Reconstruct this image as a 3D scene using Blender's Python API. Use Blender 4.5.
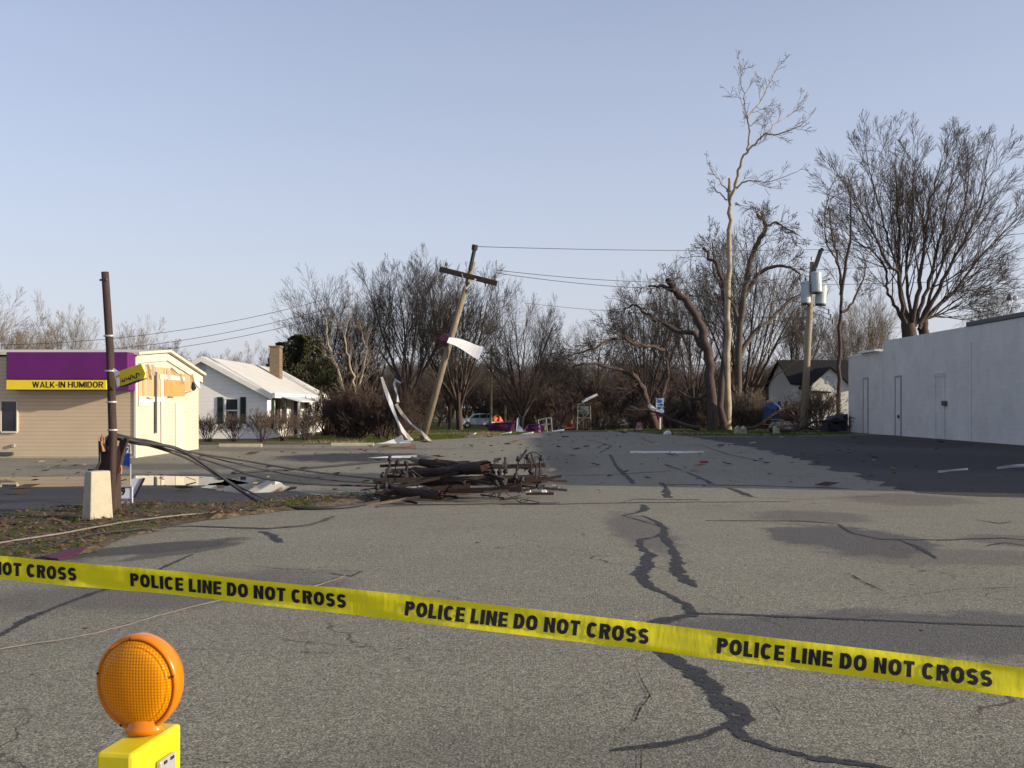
import bpy, math, random
import numpy as np
from mathutils import Vector, Matrix, noise as mnoise
R = math.radians
sc = bpy.context.scene
C = sc.collection
for o in list(bpy.data.objects): bpy.data.objects.remove(o)

# ------------------------------------------------------------------ camera
EYE, HOR, F = 1.6, 406.0, 1024.0
cam = bpy.data.objects.new('camera', bpy.data.cameras.new('camera')); C.objects.link(cam)
cam.location = (0, 0, EYE); cam.rotation_euler = (R(90), 0, 0)
cam.data.lens = 36; cam.data.sensor_width = 36; cam.data.shift_y = 22 / 1024
cam.data.clip_start = .05; cam.data.clip_end = 3000
sc.camera = cam
# ------------------------------------------------------------------ light
SUN_EL, SUN_AZ = R(14.8), R(14)        # the sun stands low on the right, a little behind the camera
sd = Vector((math.cos(SUN_EL) * math.cos(SUN_AZ), -math.cos(SUN_EL) * math.sin(SUN_AZ), math.sin(SUN_EL)))
w = bpy.data.worlds.new('World'); sc.world = w; w.use_nodes = True
nt = w.node_tree; bg = nt.nodes['Background']
sky = nt.nodes.new('ShaderNodeTexSky'); sky.sky_type = 'NISHITA'; sky.sun_disc = False
sky.sun_elevation = SUN_EL; sky.sun_rotation = math.atan2(sd.x, sd.y)
sky.air_density = 1.0; sky.dust_density = 1.6; sky.ozone_density = 1.6; sky.altitude = 0
mx = nt.nodes.new('ShaderNodeMix'); mx.data_type = 'RGBA'; mx.blend_type = 'MULTIPLY'; mx.inputs[0].default_value = 1
mx.inputs[7].default_value = (1.07, .95, 1.03, 1)
nt.links.new(sky.outputs[0], mx.inputs[6])
hz = nt.nodes.new('ShaderNodeMix'); hz.data_type = 'RGBA'; hz.inputs[7].default_value = (3.5, 3.7, 4.35, 1)   # thin high haze over the whole sky
gc = nt.nodes.new('ShaderNodeTexCoord'); gs = nt.nodes.new('ShaderNodeSeparateXYZ'); gr = nt.nodes.new('ShaderNodeMapRange')
gr.inputs[1].default_value = 0; gr.inputs[2].default_value = .42; gr.inputs[3].default_value = .70; gr.inputs[4].default_value = .22
gn = nt.nodes.new('ShaderNodeTexNoise'); gn.inputs['Scale'].default_value = 2.2; gn.inputs['Detail'].default_value = 5; gm = nt.nodes.new('ShaderNodeMapping'); gm.inputs['Scale'].default_value = (1, 1, 6)
ga = nt.nodes.new('ShaderNodeMath'); ga.operation = 'MULTIPLY_ADD'; ga.inputs[1].default_value = .10
nt.links.new(gc.outputs['Generated'], gs.inputs[0]); nt.links.new(gs.outputs[2], gr.inputs[0]); nt.links.new(gc.outputs['Generated'], gm.inputs[0]); nt.links.new(gm.outputs[0], gn.inputs['Vector'])
nt.links.new(gn.outputs[0], ga.inputs[0]); nt.links.new(gr.outputs[0], ga.inputs[2]); nt.links.new(ga.outputs[0], hz.inputs[0])
nt.links.new(mx.outputs[2], hz.inputs[6]); nt.links.new(hz.outputs[2], bg.inputs[0])
bg.inputs[1].default_value = .12
sun = bpy.data.objects.new('sun', bpy.data.lights.new('sun', 'SUN')); C.objects.link(sun)
sun.data.energy = 4.2; sun.data.angle = R(.6); sun.data.color = (1, .86, .66)
sun.rotation_euler = sd.to_track_quat('Z', 'Y').to_euler(); sun.location = (40, -20, 40)
vs = sc.view_settings; vs.view_transform = 'Standard'; vs.look = 'None'; vs.gamma = 1; vs.use_curve_mapping = False
vs.exposure = .68

# ------------------------------------------------------------------ coordinates
def tz(Y):
    if Y < 64: return 0.0
    t = min(1, (Y - 64) / 41); return -.95 * t * t * (3 - 2 * t)
def P(px, py, Y): return Vector(((px - 512) / F * Y, Y, EYE - (py - HOR) / F * Y))
def G(px, py, z=0.0):
    Y = EYE * F / (py - HOR); return Vector(((px - 512) / F * Y, Y, z))

# ------------------------------------------------------------------ mesh collecting
class MB:
    def __init__(s): s.v = []; s.f = []; s.mi = []; s.cur = 0
    def add(s, vs, fs):
        b = len(s.v); s.v += [tuple(v) for v in vs]; s.f += [tuple(b + i for i in f) for f in fs]; s.mi += [s.cur] * len(fs); return s
    def box(s, a, b, M=None):
        x0, y0, z0 = a; x1, y1, z1 = b
        v = [Vector(q) for q in ((x0,y0,z0),(x1,y0,z0),(x1,y1,z0),(x0,y1,z0),(x0,y0,z1),(x1,y0,z1),(x1,y1,z1),(x0,y1,z1))]
        if M is not None: v = [M @ q for q in v]
        return s.add(v, [(3,2,1,0),(4,5,6,7),(0,1,5,4),(1,2,6,5),(2,3,7,6),(3,0,4,7)])
    def bar(s, p0, p1, wx, wz, up=Vector((0, 0, 1))):
        p0 = Vector(p0); p1 = Vector(p1); d = (p1 - p0).normalized()
        if abs(d.dot(up)) > .95: up = Vector((0, 1, 0))
        sx = d.cross(up).normalized() * wx / 2; sz = sx.cross(d).normalized() * wz / 2
        v = [p + a * sx + b * sz for p in (p0, p1) for a, b in ((-1,-1),(1,-1),(1,1),(-1,1))]
        return s.add(v, [(0,1,2,3),(7,6,5,4),(0,4,5,1),(1,5,6,2),(2,6,7,3),(3,7,4,0)])
    def tube(s, pts, r, n=8, caps=True, jit=0, rng=None):
        pts = [Vector(p) for p in pts]; m = len(pts)
        if not isinstance(r, (list, tuple)): r = [r] * m
        t0 = (pts[-1] - pts[0]).normalized(); ref = Vector((0, 0, 1)) if abs(t0.z) < .8 else Vector((1, 0, 0))
        vs = []
        for i, p in enumerate(pts):
            t = (pts[min(i + 1, m - 1)] - pts[max(i - 1, 0)])
            if t.length < 1e-9: t = t0
            t.normalize(); u = t.cross(ref)
            if u.length < 1e-4: u = t.cross(Vector((0, 1, 0)))
            u.normalize(); q = t.cross(u)
            for k in range(n):
                a = 2 * math.pi * k / n; rr = r[i] * (1 + (rng.uniform(-jit, jit) if rng else 0))
                vs.append(p + u * math.cos(a) * rr + q * math.sin(a) * rr)
        fs = [(i*n+k, i*n+(k+1)%n, (i+1)*n+(k+1)%n, (i+1)*n+k) for i in range(m-1) for k in range(n)]
        if caps: fs += [tuple(range(n))[::-1], tuple(range((m-1)*n, m*n))]
        return s.add(vs, fs)
    def prism(s, poly, vec):                       # polygon pushed along a vector
        poly = [Vector(p) for p in poly]; vec = Vector(vec); n = len(poly)
        return s.add(poly + [p + vec for p in poly], [tuple(range(n))[::-1], tuple(range(n, 2*n))] + [(i, (i+1) % n, n+(i+1) % n, n+i) for i in range(n)])
    def lathe(s, prof, n=24, M=None):              # (r, z) profile about z
        vs = []
        for r, z in prof:
            for k in range(n):
                a = 2*math.pi*k/n; q = Vector((r*math.cos(a), r*math.sin(a), z)); vs.append(M @ q if M is not None else q)
        fs = [(i*n+k, i*n+(k+1)%n, (i+1)*n+(k+1)%n, (i+1)*n+k) for i in range(len(prof)-1) for k in range(n)]
        fs += [tuple(range(n))[::-1], tuple(range((len(prof)-1)*n, len(prof)*n))]
        return s.add(vs, fs)
    def mesh(s, name, mats, off=None, smooth=False):
        me = bpy.data.meshes.new(name)
        v = s.v if off is None else [(a - off[0], b - off[1], c - off[2]) for a, b, c in s.v]
        me.from_pydata(v, [], s.f)
        for m in (mats if isinstance(mats, (list, tuple)) else [mats]): me.materials.append(m)
        if any(s.mi): me.polygons.foreach_set('material_index', s.mi)
        if smooth: me.polygons.foreach_set('use_smooth', [True] * len(me.polygons))
        me.update(); return me

def tag(o, label=None, cat=None, group=None, kind=None):
    if label: o['label'] = label
    if cat: o['category'] = cat
    if group: o['group'] = group
    if kind: o['kind'] = kind
    return o
def thing(name, label, cat, loc=(0, 0, 0), rz=0, group=None):
    o = bpy.data.objects.new(name, None); C.objects.link(o); o.location = loc; o.rotation_euler = (0, 0, rz); o.empty_display_size = .2
    return tag(o, label, cat, group)
def part(name, mb, m, par, world=True, smooth=False, bevel=0, label=None):
    """one mesh as a child; geometry in world coordinates unless world=False"""
    off = None
    if world:
        off = Vector((0, 0, 0)); q = par
        while q is not None: off += q.location; q = q.parent
    o = bpy.data.objects.new(name, mb.mesh(name, m, off, smooth) if isinstance(mb, MB) else mb); C.objects.link(o); o.parent = par
    if bevel: bev(o, bevel)
    if label: o['label'] = label
    return o
def solo(name, mb, m, label, cat, group=None, smooth=False, bevel=0, kind=None):
    c = np.array(mb.v); off = Vector(((c[:,0].min()+c[:,0].max())/2, (c[:,1].min()+c[:,1].max())/2, c[:,2].min()))
    o = bpy.data.objects.new(name, mb.mesh(name, m, off, smooth)); C.objects.link(o); o.location = off
    if bevel: bev(o, bevel)
    return tag(o, label, cat, group, kind)
def struct(name, mb, m, smooth=False):
    o = bpy.data.objects.new(name, mb.mesh(name, m, None, smooth)); C.objects.link(o); o['kind'] = 'structure'; return o
def bev(o, wd, seg=2):
    b = o.modifiers.new('bevel', 'BEVEL'); b.width = wd; b.segments = seg; b.limit_method = 'ANGLE'; b.angle_limit = R(40)
def copy_tree(root, loc=None, rz=None, scale=None):
    r = root.copy(); C.objects.link(r)
    if loc is not None: r.location = loc
    if rz is not None: r.rotation_euler = (0, 0, rz)
    if scale is not None: r.scale = scale if isinstance(scale, (tuple, list)) else (scale,) * 3
    for ch in root.children:
        c = ch.copy(); C.objects.link(c); c.parent = r
        for g in ch.children:
            d = g.copy(); C.objects.link(d); d.parent = c
    return r

# ------------------------------------------------------------------ materials
class NT:
    def __init__(s, name):
        s.m = bpy.data.materials.new(name); s.m.use_nodes = True; s.t = s.m.node_tree; s.b = s.t.nodes['Principled BSDF']
        s.tc = s.t.nodes.new('ShaderNodeTexCoord')
    def n(s, typ, **kw):
        x = s.t.nodes.new(typ)
        for k, v in kw.items(): setattr(x, k, v)
        return x
    def l(s, a, b): s.t.links.new(a, b)
    def noise(s, scale, detail=4, rough=.6, vec=None, stretch=None):
        x = s.n('ShaderNodeTexNoise'); x.inputs['Scale'].default_value = scale; x.inputs['Detail'].default_value = detail; x.inputs['Roughness'].default_value = rough
        v = vec or s.tc.outputs['Object']
        if stretch:
            mp = s.n('ShaderNodeMapping'); mp.inputs['Scale'].default_value = stretch; s.l(v, mp.inputs[0]); v = mp.outputs[0]
        s.l(v, x.inputs['Vector']); return x.outputs[0]
    def ramp(s, v, a, b, c0=0., c1=1., smooth=False):
        x = s.n('ShaderNodeMapRange'); x.inputs[1].default_value = a; x.inputs[2].default_value = b; x.inputs[3].default_value = c0; x.inputs[4].default_value = c1
        if smooth: x.interpolation_type = 'SMOOTHSTEP'
        s.l(v, x.inputs[0]); return x.outputs[0]
    def mix(s, f, a, b, mode='MIX'):
        x = s.n('ShaderNodeMix', data_type='RGBA', blend_type=mode)
        for i, q in ((0, f), (6, a), (7, b)):
            if isinstance(q, (int, float)): x.inputs[i].default_value = q
            elif isinstance(q, (tuple, list)): x.inputs[i].default_value = (*q[:3], 1)
            else: s.l(q, x.inputs[i])
        return x.outputs[2]
    def math(s, op, a, b=0.):
        x = s.n('ShaderNodeMath', operation=op)
        for i, q in ((0, a), (1, b)):
            if isinstance(q, (int, float)): x.inputs[i].default_value = q
            else: s.l(q, x.inputs[i])
        return x.outputs[0]
    def bump(s, h, st, dist=.01):
        x = s.n('ShaderNodeBump'); x.inputs['Strength'].default_value = st; x.inputs['Distance'].default_value = dist
        s.l(h, x.inputs['Height']); s.l(x.outputs[0], s.b.inputs['Normal'])
    def sep(s):
        x = s.n('ShaderNodeSeparateXYZ'); s.l(s.tc.outputs['Object'], x.inputs[0]); return x.outputs
    def out(s, col, rough=.8, spec=.3, metal=0.):
        if isinstance(col, (tuple, list)): s.b.inputs['Base Color'].default_value = (*col[:3], 1)
        else: s.l(col, s.b.inputs['Base Color'])
        if isinstance(rough, (int, float)): s.b.inputs['Roughness'].default_value = rough
        else: s.l(rough, s.b.inputs['Roughness'])
        s.b.inputs['Specular IOR Level'].default_value = spec; s.b.inputs['Metallic'].default_value = metal
        return s.m
def mat(name, col, rough=.8, var=.15, scale=4., spec=.3, metal=0., bump=0., bscale=None, stretch=None, col2=None, dirt=0.):
    m = NT(name); a = tuple(c * (1 - var) for c in col); b = tuple(min(1, c * (1 + var)) for c in (col2 or col))
    f = m.ramp(m.noise(scale, 5, .65, stretch=stretch), .3, .7)
    c = m.mix(f, a, b)
    if dirt:
        g = m.ramp(m.noise(scale * .35, 5, .7), .5, .75, 0, dirt); c = m.mix(g, c, (.12, .09, .06))
    if bump: m.bump(m.noise(bscale or scale * 4, 4, .6, stretch=stretch), bump, .02)
    return m.out(c, rough, spec, metal)
def siding(name, col, period, depth=.35, width=.16, var=.05, dirt=.15, rough=.6):
    """lapped boards: a thin dark lap line, each board leaning out at its foot"""
    m = NT(name); z = m.sep()[2]
    fr = m.math('FRACT', m.math('DIVIDE', z, period))
    line = m.ramp(fr, 0, width, 1, 0)
    base = m.mix(m.ramp(m.noise(1.3, 5, .7), .3, .7), tuple(c*(1-var) for c in col), tuple(min(1, c*(1+var)) for c in col))
    base = m.mix(m.ramp(m.noise(.5, 6, .75), .5, .8, 0, dirt), base, tuple(c * .5 for c in col))
    c = m.mix(m.math('MULTIPLY', line, depth), base, tuple(q * .35 for q in col))
    m.bump(fr, .5, .012)
    return m.out(c, rough, .3)
def boards(name, c0, c1, period, axis=1):
    m = NT(name); q = m.sep()[axis]; d = m.math('DIVIDE', q, period); fr = m.math('FRACT', d); fl = m.math('FLOOR', d)
    wn = m.n('ShaderNodeTexWhiteNoise', noise_dimensions='1D'); m.l(fl, wn.inputs['W'])
    c = m.mix(wn.outputs[0], c0, c1); g = m.ramp(m.noise(6, 5, .7, stretch=(9, 9, .6)), .35, .7, 0, .5)
    c = m.mix(g, c, tuple(x * .55 for x in c0)); c = m.mix(m.ramp(fr, 0, .1, .8, 0), c, (.05, .03, .02))
    return m.out(c, .8, .2)

m_wood_pole = mat('weathered_pole_wood', (.20, .163, .118), .9, .35, 2, .2, bump=.5, stretch=(8, 8, .5))
m_dark_pole = mat('creosoted_wood', (.055, .038, .034), .9, .35, 3, .2, bump=.5, stretch=(8, 8, .5))
m_black = mat('black_rubber', (.018, .018, .02), .6, .2, 5)
m_wire = mat('wire_insulation', (.03, .03, .035), .6, .2, 5)
m_dark_metal = mat('dark_metal', (.07, .07, .075), .5, .2, 6, .5)
m_galv = mat('galvanised_metal', (.42, .43, .44), .45, .12, 5, .5, .4)
m_white_metal = mat('white_sheet_metal', (.72, .72, .72), .4, .08, 4, .5, dirt=.25)
m_rust = mat('rusty_steel', (.032, .022, .019), .8, .4, 9, .3)
m_splinter = mat('raw_splintered_wood', (.30, .18, .09), .85, .35, 12, .2, stretch=(6, 6, 1))
m_log = mat('wet_brown_wood', (.034, .018, .014), .75, .5, 6, .35, bump=.7, stretch=(1, 5, 5))
m_red_wood = mat('reddish_heartwood', (.030, .012, .010), .8, .6, 9, .2)
m_bark = mat('brown_bark', (.105, .084, .068), .95, .3, 3, .1, bump=.6, stretch=(4, 4, .7))
m_bark_dark = mat('dark_bark', (.075, .056, .050), .95, .3, 3, .1, bump=.6, stretch=(4, 4, .7))
m_bark_pale = mat('pale_mottled_bark', (.25, .215, .165), .9, .25, 1.6, .15, col2=(.32, .27, .20), dirt=.7)
m_twig = mat('brown_twigs', (.090, .074, .060), .95, .25, 1, .1)
m_twig_dark = mat('dark_twigs', (.066, .054, .048), .95, .25, 1, .1)
m_twig_red = mat('reddish_twigs', (.080, .058, .048), .95, .3, 1, .1)
m_twig_tan = mat('tan_twigs', (.175, .145, .115), .95, .3, 1, .1)
m_concrete = mat('pale_concrete', (.40, .365, .28), .9, .1, 5, .2, bump=.3, dirt=.2)
m_glass = mat('dark_window_glass', (.025, .03, .035), .08, .2, 2, .6)
m_white = mat('white_paint', (.74, .73, .70), .6, .06, 3, .3, dirt=.12)
m_yellow = mat('yellow_sign_face', (.80, .62, .03), .45, .05, 3, .4)
m_purple = mat('purple_awning_vinyl', (.115, .010, .125), .45, .14, 1.2, .4)
m_blackpaint = mat('black_lettering', (.012, .012, .014), .6, .1, 3)
m_green = mat('dark_green_shutter', (.010, .026, .018), .6, .2, 5)

# ------------------------------------------------------------------ ground, pavement
def ground_sheet():
    mb = MB(); ys = [-40, -10, 5, 20, 35, 50, 60, 64] + [64 + 4.1 * i for i in range(1, 11)] + [130, 170, 230, 320, 450, 700, 1200]
    xs = [-900, -400, -200, -100, -60, -30, -10, 10, 30, 60, 100, 200, 400, 900]
    vs = [(x, y, tz(y)) for y in ys for x in xs]; n = len(xs)
    mb.add(vs, [(j*n+i, j*n+i+1, (j+1)*n+i+1, (j+1)*n+i) for j in range(len(ys)-1) for i in range(n-1)])
    m = NT('winter_lawn'); f = m.ramp(m.noise(.25, 6, .7), .42, .6); g = m.ramp(m.noise(9, 4, .7), .3, .7)
    grass = m.mix(g, (.045, .062, .016), (.085, .105, .030)); dead = m.mix(g, (.085, .065, .035), (.20, .16, .095))
    m.bump(m.noise(14, 4, .7), .6, .05)
    return struct('ground', mb, m.out(m.mix(f, grass, dead), .95, .1))
ground_sheet()

def ell(m, cx, cy, rx, ry, soft=.25, wob=.45, ang=0):
    """soft uneven spot on the pavement, 1 inside"""
    mp = m.n('ShaderNodeMapping', vector_type='TEXTURE'); mp.inputs['Location'].default_value = (cx, cy, 0); mp.inputs['Rotation'].default_value = (0, 0, R(ang)); mp.inputs['Scale'].default_value = (rx, ry, 1000)
    m.l(m.tc.outputs['Object'], mp.inputs[0]); ln = m.n('ShaderNodeVectorMath', operation='LENGTH'); m.l(mp.outputs[0], ln.inputs[0])
    return ln.outputs['Value']
def asphalt(name, c_lo, c_hi, stains=(), patch=0.2, speck=1., cracks=True, rough=.85):
    m = NT(name)
    grit = m.ramp(m.noise(72, 3, .75), .40, .60); grit2 = m.ramp(m.noise(19, 4, .7), .38, .62)
    big = m.ramp(m.noise(.35, 6, .65), .35, .68); mid = m.ramp(m.noise(2.2, 5, .7), .35, .7)
    lo = tuple(c * (1 - .62 * speck) for c in c_lo); hi = tuple(c * (1 + .62 * speck) for c in c_hi)
    c = m.mix(grit, lo, hi)
    vo_ = m.n('ShaderNodeTexVoronoi'); vo_.inputs['Scale'].default_value = 62; vo_.inputs['Randomness'].default_value = 1; m.l(m.tc.outputs['Object'], vo_.inputs['Vector'])
    sc_ = m.n('ShaderNodeSeparateColor'); m.l(vo_.outputs['Color'], sc_.inputs[0]); stone = m.ramp(sc_.outputs[0], .05, .95)
    pore = m.ramp(vo_.outputs['Distance'], .42, .72, 0, .85)
    c = m.mix(.75, c, m.mix(pore, m.mix(stone, tuple(x * .42 for x in c_lo), (c_hi[0] * 1.75, c_hi[1] * 1.75, c_hi[2] * 1.8)), tuple(x * .22 for x in c_lo)))
    c = m.mix(.22, c, m.mix(grit2, tuple(x * .55 for x in c_lo), tuple(x * 1.5 for x in c_hi)))
    c = m.mix(m.math('MULTIPLY', big, patch), c, tuple(x * .55 for x in c_lo))
    c = m.mix(m.math('MULTIPLY', mid, patch * .6), c, tuple(x * 1.25 for x in c_hi))
    wob = m.math('MULTIPLY', m.math('SUBTRACT', m.noise(1.6, 5, .65), .5), 1.3)
    for (cx, cy, rx, ry, ang, dark, col, soft) in stains:
        d = m.math('ADD', ell(m, cx, cy, rx, ry, ang=ang), wob)
        col = tuple(x * .80 for x in col); f = m.ramp(d, 1 - soft, 1 + soft, min(1, dark * 1.25), 0, True)
        c = m.mix(f, c, m.mix(grit, tuple(x * .6 for x in col), tuple(x * 1.45 for x in col)))
    if cracks:
        nv = m.n('ShaderNodeTexNoise'); nv.inputs['Scale'].default_value = 1.1; nv.inputs['Detail'].default_value = 5; m.l(m.tc.outputs['Object'], nv.inputs['Vector'])
        va = m.n('ShaderNodeVectorMath', operation='MULTIPLY_ADD'); m.l(nv.outputs[1], va.inputs[0]); va.inputs[1].default_value = (1.4, 1.4, 0); m.l(m.tc.outputs['Object'], va.inputs[2])
        vo = m.n('ShaderNodeTexVoronoi', feature='DISTANCE_TO_EDGE'); vo.inputs['Scale'].default_value = .42; m.l(va.outputs[0], vo.inputs['Vector'])
        keep = m.ramp(m.noise(.55, 3, .5), .52, .6)
        f = m.math('MULTIPLY', m.ramp(vo.outputs[0], .0015, .0045, .75, 0), keep)
        c = m.mix(f, c, (.03, .028, .027))
    m.bump(m.math('ADD', m.math('ADD', grit, grit2), m.math('MULTIPLY', pore, -1.)), .5, .006)
    return m.out(c, rough, .25)
def st(px, py, rpx, y0, y1, dark=.7, col=(.11, .10, .095), soft=.25, ang=0):
    a = G(px, y0).y; b = G(px, y1).y; Y = (a + b) / 2; return ((px - 512) / F * Y, Y, rpx / F * Y, abs(a - b) / 2, ang, dark, col, soft)
stains = [st(640, 528, 30, 514, 553, .62, (.13, .12, .11)), st(845, 540, 72, 525, 556, .75, (.105, .10, .10), .12), st(812, 516, 58, 511, 524, .5),
          st(950, 556, 110, 549, 566, .4), st(1010, 540, 40, 534, 548, .5), (2.9, 7.25, 2.0, .75, 0, .62, (.10, .098, .10), .15),
          (-3.0, 8.9, 1.5, .9, 25, .55, (.12, .11, .10), .3), (-4.0, 11.5, 1.1, .38, 48, .75, (.075, .07, .068), .2), (-3.6, 11.3, .9, .2, 60, .6, (.075, .07, .068), .2),
          st(905, 498, 60, 494, 506, .45), (-5.5, 22.5, 5.0, 1.9, 0, .75, (.075, .072, .07), .25), (-4.9, 32.0, 2.4, 2.8, 0, .8, (.045, .045, .05), .2),
          (-9.2, 27.0, 3.4, 1.4, 0, .5, (.10, .09, .08), .3), (-1.2, 20.5, 2.4, 2.2, 0, .5, (.12, .11, .10), .4), (1.1, 30, 1.2, 6, 0, .35, (.12, .11, .10), .4),
          (-8.5, 37.5, 6, 1.4, 5, .45, (.13, .105, .08), .3), (.3, 4.6, 1.2, .5, 0, .25, (.12, .11, .10), .4), (2.9, 4.4, 1.0, .5, 0, .3, (.12, .11, .10), .4)]
m_road = asphalt('chip_seal_asphalt', (.200, .190, .144), (.240, .228, .176), stains, .30, 1.35)
def sheet(name, pts, z, m, sub=True, kind='structure'):
    mb = MB(); n = len(pts); mb.add([(p[0], p[1], z) for p in pts], [tuple(range(n))])
    me = mb.mesh(name, m)
    import bmesh
    bm = bmesh.new(); bm.from_mesh(me); bmesh.ops.triangulate(bm, faces=bm.faces[:])
    for f in bm.faces:
        f.normal_update()
        if f.normal.z < 0: f.normal_flip()
    bm.to_mesh(me); bm.free()
    o = bpy.data.objects.new(name, me); C.objects.link(o); o['kind'] = kind; return o
def wavy(pts, amp=.12, step=.7, seed=1):
    out = []; rng = random.Random(seed)
    for i, a in enumerate(pts):
        b = pts[(i + 1) % len(pts)]; L = (Vector(b[:2]) - Vector(a[:2])).length
        n = max(1, min(60, int(L / step)))
        for k in range(n):
            t = k / n; out.append((a[0] + (b[0]-a[0])*t + rng.uniform(-amp, amp), a[1] + (b[1]-a[1])*t + rng.uniform(-amp, amp)))
    return out
far = [G(330, 444.5), G(390, 443), G(430, 440), G(490, 437), G(530, 433.5), (2.2, 63.3), (7.0, 63.8), G(655, 434), G(690, 436.6)]
road_pts = [(-75, -12), (75, -12), (75, 47), (21, 58), (14, 54.5)] + [(p[0], p[1]) for p in reversed(far)] + [(-13, 42), (-75, 41)]
sheet('road', wavy(road_pts, .07, .8, 3), .004, m_road)
# dark car-park surface beside the white building
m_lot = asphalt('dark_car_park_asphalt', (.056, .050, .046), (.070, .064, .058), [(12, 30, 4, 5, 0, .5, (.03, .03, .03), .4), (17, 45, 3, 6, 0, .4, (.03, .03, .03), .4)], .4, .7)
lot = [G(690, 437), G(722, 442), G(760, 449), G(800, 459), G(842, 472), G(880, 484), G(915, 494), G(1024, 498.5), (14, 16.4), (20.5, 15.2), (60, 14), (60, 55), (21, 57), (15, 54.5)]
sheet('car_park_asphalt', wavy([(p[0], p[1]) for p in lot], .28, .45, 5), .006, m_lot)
m_wet = asphalt('dark_drive_asphalt', (.058, .056, .060), (.07, .068, .072), [(-10, 19, 5, 1, 0, .5, (.035, .035, .04), .4)], .4, .5)
drv = [G(-60, 485.5), G(60, 486), G(140, 486), G(230, 485), G(300, 492), G(330, 498), G(260, 506), G(180, 512), G(120, 515), G(60, 521), G(0, 527), (-12, 12.5), (-40, 12), (-40, 20.5)]
sheet('driveway_asphalt', wavy([(p[0], p[1]) for p in drv], .06, .5, 7), .006, m_wet)
# concrete strip between the store and the drive
# puddles
m_w = NT('puddle_water'); m_w.bump(m_w.noise(6, 3, .5), .015, .005); m_water = m_w.out((.035, .034, .036), .02, .7)
def puddle(pts, seed, label):
    s = wavy([(p[0], p[1]) for p in pts], .10, .35, seed); mb = MB(); c = Vector((sum(p[0] for p in s)/len(s), sum(p[1] for p in s)/len(s), 0))
    o = sheet('puddle', s, .0095, m_water); return o
puddle([G(-60, 477.5), G(60, 477), G(130, 476), G(203, 476.5), G(226, 480), G(250, 484), G(216, 485.8), G(140, 486), G(60, 487), G(-60, 488)], 2, '')
puddle([G(204, 487.5), G(222, 481), G(244, 477.5), G(268, 479), G(284, 485), G(296, 489), G(270, 493), G(238, 494), G(222, 491)], 4, '')

# tar seams and cracks
m_tar = mat('crack_sealing_tar', (.034, .033, .036), .7, .5, 22, .3, bump=.3)
def worn(m, scale, lo, hi):
    t_ = m.node_tree; tc = t_.nodes.new('ShaderNodeTexCoord'); n_ = t_.nodes.new('ShaderNodeTexNoise'); n_.inputs['Scale'].default_value = scale; n_.inputs['Detail'].default_value = 6; n_.inputs['Roughness'].default_value = .75
    r_ = t_.nodes.new('ShaderNodeMapRange'); r_.inputs[1].default_value = lo; r_.inputs[2].default_value = hi; t_.links.new(tc.outputs['Object'], n_.inputs['Vector']); t_.links.new(n_.outputs[0], r_.inputs[0]); t_.links.new(r_.outputs[0], t_.nodes['Principled BSDF'].inputs['Alpha'])
worn(m_tar, 16, .36, .47)
m_crack = mat('open_crack', (.022, .02, .019), .95, .2, 20, .1); worn(m_crack, 22, .42, .52)
def strip(mb, pts, z, seed, jit=.3, step=.07):
    rng = random.Random(seed); q = [(G(p[0], p[1]), p[2] * G(p[0], p[1]).y / F) for p in pts]; wide = lambda d, y: min(3.2, 1 / math.hypot(d.y, d.x * EYE / y))
    path = []
    for (a, wa), (b, wb) in zip(q, q[1:]):
        L = (b - a).length; n = max(1, int(L / max(step * .6, .004 * a.y)))
        for k in range(n): t = k / n; path.append((a.lerp(b, t), wa + (wb - wa) * t))
    path.append(q[-1]); V = []; e1 = e2 = e3 = 0.
    for i, (p, wd) in enumerate(path):
        d = path[min(i+1, len(path)-1)][0] - path[max(i-1, 0)][0]; d.normalize(); nn = Vector((-d.y, d.x, 0)); wd *= (wide(d, p.y) * .85 if z < .009 else .75)
        # a seam drawn w pixels wide across the view, kept true to its width on the ground
        e1 = e1 * .72 + rng.uniform(-1, 1) * .6; e2 = e2 * .72 + rng.uniform(-1, 1) * .6; e3 = e3 * .8 + rng.uniform(-1, 1) * .5; m_ = nn * e3 * wd * jit * .4
        a = p + m_ + nn * wd * .5 * max(.15, 1 + e1 * jit * 1.2); b = p + m_ - nn * wd * .5 * max(.15, 1 + e2 * jit * 1.2)
        V += [(a.x, a.y, z), (b.x, b.y, z)]
    mb.add(V, [(2*i, 2*i+1, 2*i+3, 2*i+2) for i in range(len(path)-1)])
def seams(name, lines, z, m, seed, jit=.3):
    mb = MB()
    for i, l in enumerate(lines): strip(mb, l, z + .00008 * i, seed + i, jit)
    mb.f = [f[::-1] for f in mb.f]
    return struct(name, mb, m)
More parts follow.
